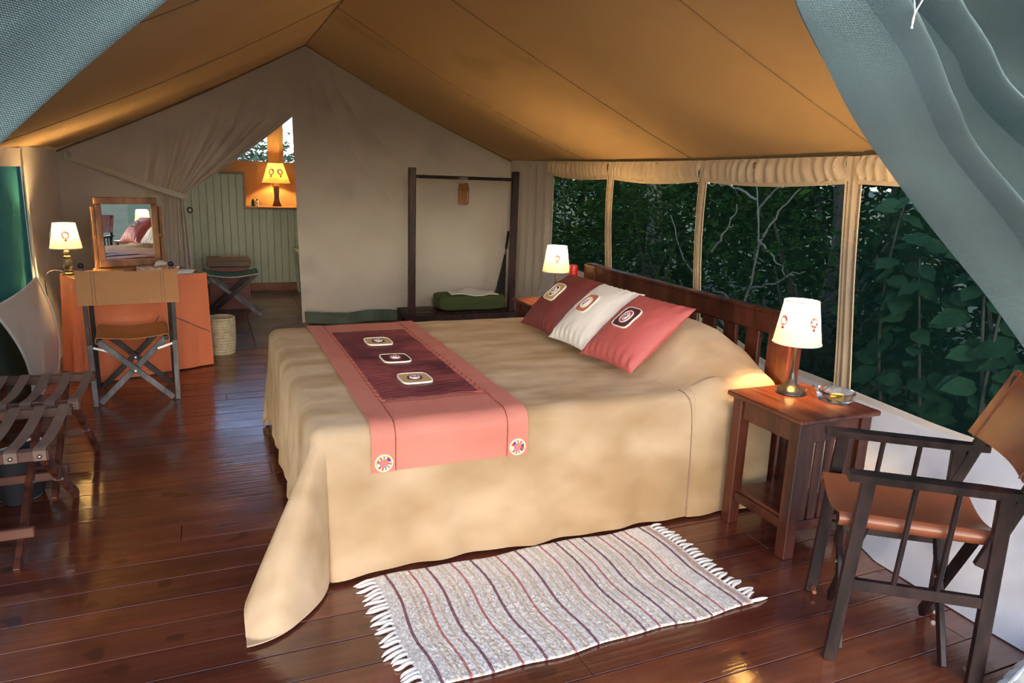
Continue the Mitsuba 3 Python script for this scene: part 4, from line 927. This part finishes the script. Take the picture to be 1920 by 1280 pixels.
put(bn, 'handle', tube([(0.21+0.085*math.cos(a), 8.33, 0.527+0.022*math.sin(a)) for a in ls(0, math.pi, 13)], 0.009, 7), 'm_pine', label='pale curved lid handle')
sp = thing('tiled_step', 'low red tiled step with a cement top left of the box seat', 'step')
put(sp, 'core', box(-0.62, -0.004, 8.115, 8.56, 0.0, 0.185), 'm_grout')
for i in range(3):
    put(sp, 'tile', box(-0.60+0.203*i, -0.40+0.203*i, 8.10, 8.118, 0.005, 0.178, 0.004), 'm_brickred', smooth=False)
put(sp, 'slab', box(-0.63, -0.004, 8.085, 8.57, 0.185, 0.215), 'm_cement', smooth=False)
ws = thing('washstand', 'pale grey-green wooden washstand at the right edge of the doorway', 'washstand')
for x in (1.02, 1.48):
    for y in (8.72, 9.16):
        put(ws, 'leg', bar((x-(0.0 if x > 1.2 else -0.02), y, 0), (x-(0.0 if x > 1.2 else 0.02), y, 0.52), 0.035, 0.035, X), 'm_palegreen', smooth=False)
put(ws, 'top', box(0.98, 1.52, 8.69, 9.20, 0.52, 0.55), 'm_palegreen', smooth=False)
put(ws, 'apron', box(1.03, 1.47, 8.72, 8.74, 0.40, 0.52), 'm_palegreen', smooth=False)
put(ws, 'side', box(1.005, 1.02, 8.74, 9.15, 0.36, 0.52), 'm_palegreen', smooth=False)
put('wall_partition', 'ring', tube([(-0.155+0.025*math.cos(a), YP-0.012, 0.985+0.03*math.sin(a)) for a in ls(0, 2*math.pi, 13)], 0.007, 6), 'm_black', label='small dark ring')
# lamp on the ledge
lc = (0.842, 9.50); zb = 1.036
k = thing('table_lamp', 'lit amber-shaded lamp on a dark waisted stand on the bathroom ledge', 'lamp')
n = 24
v = []; pr4 = [(0.052, 0.0), (0.046, 0.02), (0.030, 0.075), (0.026, 0.12), (0.030, 0.18), (0.034, 0.25), (0.030, 0.30)]
P4 = [np.array([[lc[0]+r*sx, lc[1]+r*sy, zb+z] for sx, sy in ((1, 1), (-1, 1), (-1, -1), (1, -1))]) for r, z in pr4]
vv = np.vstack(P4+[P4[0].mean(0)[None], P4[-1].mean(0)[None]]); ff = []
for i in range(len(P4)-1):
    for j in range(4): a0, b0, c0, d0 = i*4+j, i*4+(j+1) % 4, (i+1)*4+(j+1) % 4, (i+1)*4+j; ff += [[a0, b0, c0], [a0, c0, d0]]
e = len(P4)*4
for j in range(4): ff += [[e, (j+1) % 4, j], [e+1, e-4+j, e-4+(j+1) % 4]]
put(k, 'stand', trimesh.Trimesh(vv, ff, process=False), 'm_rack', smooth=False)
ca4 = math.atan2(-lc[1], -lc[0])
shade(k, lc, zb+0.285, zb+0.525, 0.168, 0.088, 'm_shade_amber', [ca4-0.42, ca4+0.42], size=0.034)
for a in ls(0, 2*math.pi, 4)[:-1]: put(k, 'spoke', tube([(*lc, zb+0.40), (lc[0]+0.15*math.cos(a), lc[1]+0.15*math.sin(a), zb+0.33)], 0.002, 5), 'm_steel')
bulb(k, lc, zb+0.42, 45, (1.0, 0.58, 0.18))
for x, m, h, lab in ((0.555, 'm_green_canvas', 0.085, 'small green bottle with a dark cap on the bathroom ledge, leftmost'), (0.600, 'm_paper', 0.085, 'small white bottle with a dark cap on the bathroom ledge, right of the green one')):
    k = thing('bottle', lab, 'bottle')
    put(k, 'body', lathe([(0, 0), (0.018, 0), (0.019, 0.004), (0.019, h*0.75), (0.012, h*0.82), (0, h*0.82)], 18, (x, 9.40, 1.0365)), m)
    put(k, 'cap', lathe([(0, h*0.80), (0.0125, h*0.80), (0.0125, h), (0, h)], 16, (x, 9.40, 1.0365)), 'm_black')

# ------------------------------------------------------------------ clothes rack and what it carries
RY, RXL, RXR = 6.60, 1.765, 2.875
cr = thing('clothes_rack', 'dark wooden clothes rack with a slatted base against the end wall', 'clothes rack')
for x in (RXL, RXR-0.065): put(cr, 'post', box(x, x+0.065, RY-0.01, RY+0.045, 0.0, 1.553, 0.004), 'm_rack', smooth=False)
put(cr, 'rod', tube([(RXL+0.05, RY+0.018, 1.474), (RXR-0.05, RY+0.018, 1.474)], 0.0155, 14), 'm_black_gloss')
put(cr, 'front_rail', box(RXL-0.02, RXR+0.0, RY-0.045, RY-0.012, 0.095, 0.162), 'm_rack', smooth=False)
put(cr, 'back_rail', box(RXL, RXR, RY+0.44, RY+0.465, 0.095, 0.155), 'm_rack', smooth=False)
for x in (RXL+0.005, RXR-0.035): put(cr, 'side_rail', box(x, x+0.03, RY+0.045, RY+0.44, 0.095, 0.15), 'm_rack', smooth=False)
for x in (RXL, RXR-0.06): put(cr, 'leg', box(x, x+0.055, RY+0.40, RY+0.455, 0, 0.10), 'm_rack', smooth=False)
for i in range(9):
    y = RY+0.055+0.043*i; put(cr, 'slat', box(RXL+0.005, RXR-0.005, y-0.015, y+0.015, 0.15, 0.164), 'm_rack', smooth=False)
def hanger_meshes(x, turn):
    c = np.array([x, RY+0.018, 0.0]); D = np.array([math.sin(turn), math.cos(turn), 0])
    def q(t, z): return c+D*t+Z*z
    hook = smooth_path([q(0.016, 1.487), q(0.004, 1.4965), q(-0.012, 1.490), q(-0.019, 1.474), q(-0.012, 1.452), q(0, 1.442), q(0, 1.415)], 20)
    body = smooth_path([q(-0.19, 1.345), q(-0.10, 1.388), q(-0.02, 1.412), q(0.02, 1.412), q(0.10, 1.388), q(0.19, 1.345)], 20)
    wood = cat([bar(a, b, 0.034, 0.0095, Z) for a, b in zip(body[:-1], body[1:])])
    return tube(hook, 0.002, 6), wood, bar(q(-0.18, 1.235), q(0.18, 1.235), 0.022, 0.009, Z), [tube([q(s*0.175, 1.345), q(s*0.175, 1.235)], 0.0055, 6) for s in (-1, 1)]
for i in range(7):
    k = thing('clothes_hanger', ('leftmost', 'second', 'third', 'middle', 'fifth', 'sixth', 'rightmost')[i]+' wooden clothes hanger in the bunch on the rack rod', 'clothes hanger', 'wooden hangers on the clothes rack')
    h, w, b, dd = hanger_meshes(2.262+0.0135*i, 0.30+0.02*i)
    put(k, 'hook', h, 'm_steel'); put(k, 'shoulder', w, 'm_pine', smooth=False); put(k, 'trouser_bar', b, 'm_pine', smooth=False)
    for d in dd: put(k, 'upright', d, 'm_pine')
def superbox(c, h, p=5, n=28, seed=0, amp=0.006):
    t = np.sin(ls(-1, 1, n)*np.pi/2)
    m = trimesh.creation.box((2, 2, 2)); m = m.subdivide().subdivide().subdivide().subdivide()
    v = m.vertices; v = v/(np.sum(np.abs(v)**p, 1, keepdims=True)**(1/p))
    q = v*h; q = q+amp*np.stack([nz(q[:, 0]*9, q[:, 1]*9, q[:, 2]*9, seed+i) for i in range(3)], -1)*2
    m.vertices = q+c; return m
bl = thing('blanket', 'folded dark green blanket on the base of the clothes rack', 'blanket')
put(bl, 'fold', superbox(np.array([2.455, 6.80, 0.249]), np.array([0.355, 0.165, 0.078]), 7, seed=3, amp=0.008), 'm_green_blanket', 60)
put(bl, 'crease', tube([(2.455+0.34*t, 6.80-0.168+0.0*t, 0.245+0.006*math.sin(7*t)) for t in ls(-1, 1, 24)], 0.0035, 5), 'm_mud')
lb_ = thing('laundry_bag', 'flat white cloth laundry bag lying on the folded green blanket', 'laundry bag')
def lbf(u, v): return np.stack([2.215+0.50*u+0.02*v, 6.66+0.22*v-0.02*u, 0.338+0.010*np.sin(u*9+v*3)+0.022*np.exp(-((u-0.42)/0.12)**2)*v+0.008*nz(u*6, v*6, 0, 71)-0.03*(u*0.5)*(1-v)], -1)
put(lb_, 'cloth', sheet(lbf, ls(0, 1, 30), ls(0, 1, 14), 0.010)[0], 'm_paper')
um = thing('umbrella', 'closed black umbrella leaning upright beside the right post of the clothes rack', 'umbrella')
ub, ut = np.array([2.79, 6.83, 0.168]), np.array([2.845, 6.74, 0.985])
ax = nrm(ut-ub)
def umf(u, v):
    r = 0.010+0.045*(1-v)**0.9*(0.6+0.4*np.cos(v*2)) ; r = r*(1+0.22*np.sin(8*u+6*v)); c = ub[None, None]+ax*(0.06+0.50*v)[..., None]
    e1 = nrm(np.cross(ax, Y)); e2 = np.cross(ax, e1); return c+(r*np.cos(u))[..., None]*e1+(r*np.sin(u))[..., None]*e2
put(um, 'canopy', sheet(umf, ls(0, 2*math.pi, 44), ls(0, 1, 14), 0.002)[0], 'm_black_fabric')
put(um, 'shaft', tube([ub, ub+ax*0.72], 0.006, 8), 'm_black'); put(um, 'handle', tube([ub+ax*0.62, ub+ax*0.80], 0.015, 10), 'm_black_gloss')

# ------------------------------------------------------------------ front flaps of shade cloth
def flapcloth(L, Rr, n, nfold, ampx, ampy, ph, ydep):
    L, Rr = smooth_path([(x, 0, z) for x, z in L], n), smooth_path([(x, 0, z) for x, z in Rr], n)
    def f(u, v):
        i = v*(n-1); lx, lz = np.interp(i, np.arange(n), L[:, 0]), np.interp(i, np.arange(n), L[:, 2]); rx, rz = np.interp(i, np.arange(n), Rr[:, 0]), np.interp(i, np.arange(n), Rr[:, 2])
        env = np.sin(np.pi*np.clip(u*6, 0, 0.5))*np.sin(np.pi*np.clip((1-u)*6, 0, 0.5))
        q = u+ampx*np.sin(2*np.pi*nfold*u+ph+0.9*np.sin(v*2.3))*env
        en2 = np.clip(np.minimum(u, 1-u)/0.07, 0, 1)**0.5
        y = ydep+en2*(-0.05+ampy*np.cos(2*np.pi*nfold*u+ph+0.5+0.9*np.sin(v*2.3))+0.10*nz(u*5, v*5, 0, 81)+0.03*nz(u*13, v*9, 0, 82))
        edge = 0
        return np.stack([lx+(rx-lx)*q+0.012*np.sin(v*9+u*5), y+edge+0*u, lz+(rz-lz)*q], -1)
    return f
fR = flapcloth([(0.945, 2.50), (0.99, 2.15), (1.062, 1.85), (1.129, 1.78), (1.253, 1.657), (1.366, 1.565), (1.574, 1.405), (1.788, 1.247), (1.98, 1.097), (2.16, 0.97)],
               [(1.28, 2.52), (1.50, 2.15), (1.652, 1.925), (1.732, 1.878), (1.92, 1.78), (2.12, 1.70), (2.32, 1.58), (2.52, 1.45), (2.70, 1.32), (2.82, 1.20)], 60, 3.3, 0.075, 0.125, 0.4, 1.15)
m, uv = sheet(fR, ls(0, 1, 120), ls(0, 1, 90), 0.002, uvs=lambda U, V: np.stack([U*0.95, V*2.1], -1))
fr_ = thing('shade_cloth_flap', 'grey-green shade cloth door flap drawn aside at the upper right', 'tent flap')
put(fr_, 'cloth', m, 'm_mesh_cloth', True, uv=uv)
c0 = np.array([1.160, 0.965, 1.798])
put(fr_, 'tie_cord', cat([tube(smooth_path([c0+np.array(q)*0.62 for q in Q], 14), 0.0015, 6) for Q in ([[-0.03, 0, 0.08], [-0.012, -0.004, 0.05], [0.0, -0.004, 0.02], [0.001, 0, -0.03]], [[0.035, 0, 0.085], [0.03, -0.004, 0.06], [0.008, -0.004, 0.02], [0.006, 0, -0.03]])]), 'm_piping', label='thin white tie cord')
fL = flapcloth([(0.93, 2.58), (0.45, 2.125), (0.20, 1.905), (-0.013, 1.719), (-0.143, 1.605), (-0.241, 1.514), (-0.45, 1.33), (-0.75, 1.05)],
               [(0.80, 2.62), (0.25, 2.45), (-0.05, 2.30), (-0.30, 2.12), (-0.48, 1.95), (-0.62, 1.80), (-0.80, 1.55), (-0.95, 1.20)], 50, 2.3, 0.07, 0.07, -0.9, 1.13)
m, uv = sheet(fL, ls(0, 1, 110), ls(0, 1, 90), 0.002, uvs=lambda U, V: np.stack([U*0.55, V*2.2], -1))
fl_ = thing('shade_cloth_flap', 'blue-grey shade cloth door flap drawn aside at the upper left', 'tent flap')
put(fl_, 'cloth', m, 'm_mesh_cloth', True, uv=uv)
rl_ = thing('canvas_roll', 'pale rolled canvas on the floor at the lower right corner', 'canvas roll')
put(rl_, 'roll', tube(smooth_path([[2.12, 1.075, 0.045], [2.28, 1.115, 0.047], [2.45, 1.15, 0.045], [2.7, 1.18, 0.05]], 30), 0.045+0.004*np.sin(np.arange(30)*1.7), 16), 'm_canvas_pale')
put(rl_, 'seam', tube(smooth_path([[2.12, 1.085, 0.089], [2.28, 1.125, 0.091], [2.45, 1.16, 0.089], [2.7, 1.19, 0.094]], 30), 0.006, 6), 'm_piping')

# ------------------------------------------------------------------ outside
g = lathe([(0, -0.35), (60, -0.35)], 40, (1, 5, 0)); g.faces = g.faces[:, ::-1]
struct('ground', trimesh.Trimesh([[-60, -50, -.35], [60, -50, -.35], [60, 70, -.35], [-60, 70, -.35]], [[0, 1, 2], [0, 2, 3]], process=False), 'm_soil', 'leaf-strewn ground outside the tent', smooth=False)
def leaves(P, size, col, r, var=0.35, droop=0.3, asp=0.42):
    n = len(P); d = r.normal(size=(n, 3)); d[:, 2] = d[:, 2]*0.5-droop; d /= np.linalg.norm(d, axis=1, keepdims=True)
    s = np.cross(d, r.normal(size=(n, 3))*0.7+[0, 0, 1.0]); s /= np.linalg.norm(s, axis=1, keepdims=True)+1e-9
    nn = np.cross(s, d); L = size*r.uniform(0.6, 1.25, n)[:, None]
    v = np.stack([P, P+d*L*0.45+s*L*asp/2+nn*L*0.08, P+d*L, P+d*L*0.45-s*L*asp/2+nn*L*0.08], 1).reshape(-1, 3)
    i = np.arange(n)[:, None]*4; f = np.vstack([i+[0, 1, 2], i+[0, 2, 3]])
    c = np.asarray(col)*(1+var*r.uniform(-1, 1, (n, 1)))*np.stack([1+0.35*r.uniform(-1, 1, n), np.ones(n), 1+0.3*r.uniform(-1, 1, n)], 1)
    return trimesh.Trimesh(v, f, process=False), np.repeat(np.clip(c, 0.003, 0.9), 4, 0)
def branchy(base, top, r, n, spread, rad, seed_r, mat_n=6):
    out = []
    for i in range(n):
        a, h = seed_r.uniform(0, 2*np.pi), seed_r.uniform(0.5, 1.0)
        e = base+(top-base)*h+np.array([math.cos(a), math.sin(a), 0])*spread*seed_r.uniform(0.3, 1.0)
        mid = (base+e)/2+seed_r.normal(size=3)*spread*0.12
        out.append(tube(smooth_path([base+seed_r.normal(size=3)*0.03*[1, 1, 0], mid, e], 8), np.linspace(rad, rad*0.25, 8), 5))
    return cat(out)
def shrub(label, c, R3, n, size, col, seed, stems=5, name='shrub', mat='m_bark', z0=-0.35, shell=0.5):
    r = np.random.default_rng(seed); c, R3 = np.asarray(c, float), np.asarray(R3, float)
    k = thing(name, label, 'tree' if 'tree' in name else 'shrub')
    nc = max(10, n//140); cd = r.normal(size=(nc, 3)); cd /= np.linalg.norm(cd, axis=1, keepdims=True); cl = c+cd*R3*(r.uniform(shell**3, 1, (nc, 1))**(1/3))
    P = cl[r.integers(0, nc, n)]+r.normal(size=(n, 3))*R3*np.array([0.17, 0.17, 0.13])
    P = P[P[:, 2] > z0]; P = P[~((P[:, 0] > XL-0.25) & (P[:, 0] < XR+0.14) & (P[:, 1] < 10.0) & (P[:, 2] < 3.2))]
    m, cc = leaves(P, size, col, r)
    put(k, 'foliage', m, 'm_leaf', False, color=cc, kind='stuff')
    if stems: put(k, 'stem', branchy(np.array([c[0], c[1], z0]), np.array([c[0], c[1], c[2]+R3[2]*0.6]), None, stems, R3[0]*0.8, 0.02+0.012*R3[2], r), mat)
    return k
G1, G2, G3 = (0.017, 0.042, 0.012), (0.034, 0.064, 0.016), (0.008, 0.024, 0.014)
shrub('dense shrub outside the mesh window beside the far bedside table', (5.2, 9.6, 0.9), (1.3, 1.5, 1.5), 5200, 0.10, G2, 101)
shrub('leafy shrub outside the window above the far half of the headboard', (4.9, 6.9, 0.7), (1.1, 1.2, 1.3), 5200, 0.09, G1, 102)
shrub('twiggy shrub outside the window between the headboard and the near lamp', (4.9, 4.6, 0.75), (1.0, 1.2, 1.25), 5200, 0.085, G1, 103, stems=10)
shrub('dark shrub outside the window behind the near lamp', (4.7, 2.7, 0.8), (0.9, 1.1, 1.4), 6500, 0.10, G3, 104)
shrub('low dark bush outside the window behind the near director chair', (4.6, 1.2, 0.8), (0.9, 1.1, 1.35), 6000, 0.11, G3, 105)
shrub('tall bush behind the shrubs right of the tent, farthest back', (7.8, 10.2, 1.6), (1.7, 2.6, 2.6), 9500, 0.19, G1, 106)
shrub('huge bush far behind the first mesh window, rearmost on the right', (6.6, 13.6, 1.4), (2.2, 1.8, 2.6), 9500, 0.19, G1, 110)
shrub('tall bush behind the shrubs right of the tent, opposite the headboard', (7.6, 6.5, 1.5), (1.7, 2.2, 2.6), 9500, 0.19, G1, 107)
shrub('tall bush behind the shrubs right of the tent, opposite the near lamp', (7.4, 3.2, 1.5), (1.6, 2.2, 2.6), 9500, 0.19, G1, 108)
shrub('tall bush behind the shrubs right of the tent, opposite the near chair', (7.0, 0.2, 1.5), (1.6, 2.2, 2.6), 8500, 0.19, G3, 109)
for i, (x, y, h, rr) in enumerate(((5.6, 8.4, 4.6, 2.3), (5.4, 5.0, 4.7, 2.4), (5.3, 1.6, 4.7, 2.3), (9.2, 7.5, 5.0, 3.2), (9.0, 2.0, 5.0, 3.2))):
    lab = ('spreading tree shading the far right windows', 'spreading tree shading the windows above the headboard', 'spreading tree shading the near right window', 'big tree in the second row far right of the tent', 'big tree in the second row near right of the tent')[i]
    k = shrub(lab, (x, y, h), (rr, rr, 1.5), 8200, 0.17, G1, 120+i, stems=0, name='tree')
    r_ = np.random.default_rng(140+i)
    put(k, 'trunk', tube(smooth_path([(x, y, -0.35), (x+0.08, y-0.05, 1.2), (x-0.05, y+0.1, 2.6), (x, y, h)], 14), np.linspace(0.13, 0.05, 14), 10), 'm_bark_pale' if i == 0 else 'm_bark')
    put(k, 'branch', branchy(np.array([x, y, 2.2]), np.array([x, y, h+1]), None, 9, rr*0.8, 0.05, r_), 'm_bark')
# bare pale branches behind the third window
br = thing('bare_branches', 'tangle of pale bare branches outside the window between headboard and lamp', 'branches')
r_ = np.random.default_rng(77)
BR = [[(3.9, 4.75, 0.35), (3.92, 4.62, 0.75), (3.9, 4.55, 1.15), (3.95, 4.68, 1.45), (4.0, 4.80, 1.62)], [(3.9, 4.55, 1.15), (3.88, 4.38, 1.05), (3.9, 4.25, 0.92)], [(3.92, 4.62, 0.75), (3.9, 4.35, 0.85), (3.95, 4.1, 0.98)],
      [(3.9, 4.70, 0.60), (3.88, 5.0, 0.70), (3.9, 5.2, 0.68)], [(3.95, 4.68, 1.45), (3.9, 5.0, 1.55), (3.9, 5.35, 1.53)], [(3.9, 4.58, 1.0), (3.95, 4.45, 1.35), (4.0, 4.3, 1.55)], [(3.95, 4.66, 1.35), (3.9, 4.45, 1.52), (3.9, 4.2, 1.66)], [(3.9, 5.1, 1.0), (3.9, 4.95, 1.2), (3.92, 4.85, 1.4)],
      [(3.9, 4.75, 0.35), (3.9, 5.1, 0.6), (4.0, 5.6, 0.9), (4.1, 6.0, 1.25)], [(3.9, 4.6, 0.5), (4.0, 4.2, 0.6), (4.0, 3.9, 0.8)]]
for b in BR:
    n = 12; q = smooth_path([np.array(p)+[0, -0.25, -0.05] for p in b], n); q = q+r_.normal(size=q.shape)*0.008
    put(br, 'branch', tube(q, np.linspace(0.011, 0.0045, n), 6), 'm_bark_pale')
# large-leaved plant outside the near right window
bp = thing('broadleaf_shrub', 'large-leaved dark green shrub close outside the window behind the near chair', 'shrub')
a, b = np.meshgrid(ls(0, 1, 7), ls(-1, 1, 5), indexing='ij')
wd = 0.36*np.sin(np.pi*np.clip(a*0.93+0.07, 0, 1)**0.75)
Lv = np.stack([a, b*wd, 0.10*np.abs(b)*wd-0.20*a**2+0.030*np.cos(a*24)*np.abs(b)], -1).reshape(-1, 3)
ii = np.arange(35).reshape(7, 5); qf = np.stack([ii[:-1, :-1], ii[1:, :-1], ii[1:, 1:], ii[:-1, 1:]], -1).reshape(-1, 4)
bigleaf = ply(trimesh.Trimesh(Lv, np.vstack([qf[:, [0, 1, 2]], qf[:, [0, 2, 3]]]), process=False), 'm_bigleaf', True)
r_ = np.random.default_rng(9)
stems = []
for i in range(7):
    b0 = np.array([3.75+0.1*r_.random(), 1.55+0.2*i, -0.35]); t0 = b0+[-0.15*r_.random()-0.05, r_.uniform(-0.2, 0.25), r_.uniform(1.4, 2.05)]
    p = smooth_path([b0, (b0+t0)/2+r_.normal(size=3)*0.07, t0], 16); stems.append(p)
    put(bp, 'stem', tube(p, np.linspace(0.013, 0.005, 16), 6), 'm_bark')
for i in range(170):
    p = stems[i % 7]; q = p[r_.integers(6, 16)]+[0, 0, 0]+r_.normal(size=3)*[0.03, 0.09, 0.05]; az = r_.uniform(0, 2*np.pi); L = r_.uniform(0.11, 0.22)
    d = nrm([math.cos(az)-0.35, math.sin(az), r_.uniform(-0.55, 0.1)]); up = nrm(np.array([-0.75, -0.3, 0.8])+r_.normal(size=3)*0.35); s = nrm(np.cross(up, d)); w = np.cross(d, s)
    mt = np.eye(4); mt[:3, 0], mt[:3, 1], mt[:3, 2], mt[:3, 3] = d*L, s*L, w*L, q+d*0.02
    put(bp, 'leaf', {**bigleaf, 'to_world': T(mt.tolist())}, None)
# left and behind
shrub('dense shrub outside the teal window on the left', (-3.2, 6.0, 0.9), (1.2, 1.8, 1.5), 3600, 0.10, G2, 131)
shrub('shrub outside the left wall beyond the dressing table', (-3.4, 9.5, 0.9), (1.2, 1.6, 1.4), 3000, 0.10, G1, 132)
shrub('grey-green bush behind the bathroom left of the window strip', (0.2, 13.4, 0.6), (1.7, 1.2, 1.40), 9000, 0.13, (0.10, 0.20, 0.11), 133)
shrub('grey-green bush behind the bathroom right of the window strip', (2.2, 13.8, 0.5), (1.3, 1.2, 1.40), 8000, 0.13, (0.10, 0.20, 0.11), 134)
shrub('big bush behind the tent far right', (4.9, 13.4, 0.6), (1.6, 1.4, 1.4), 4000, 0.11, G1, 135)
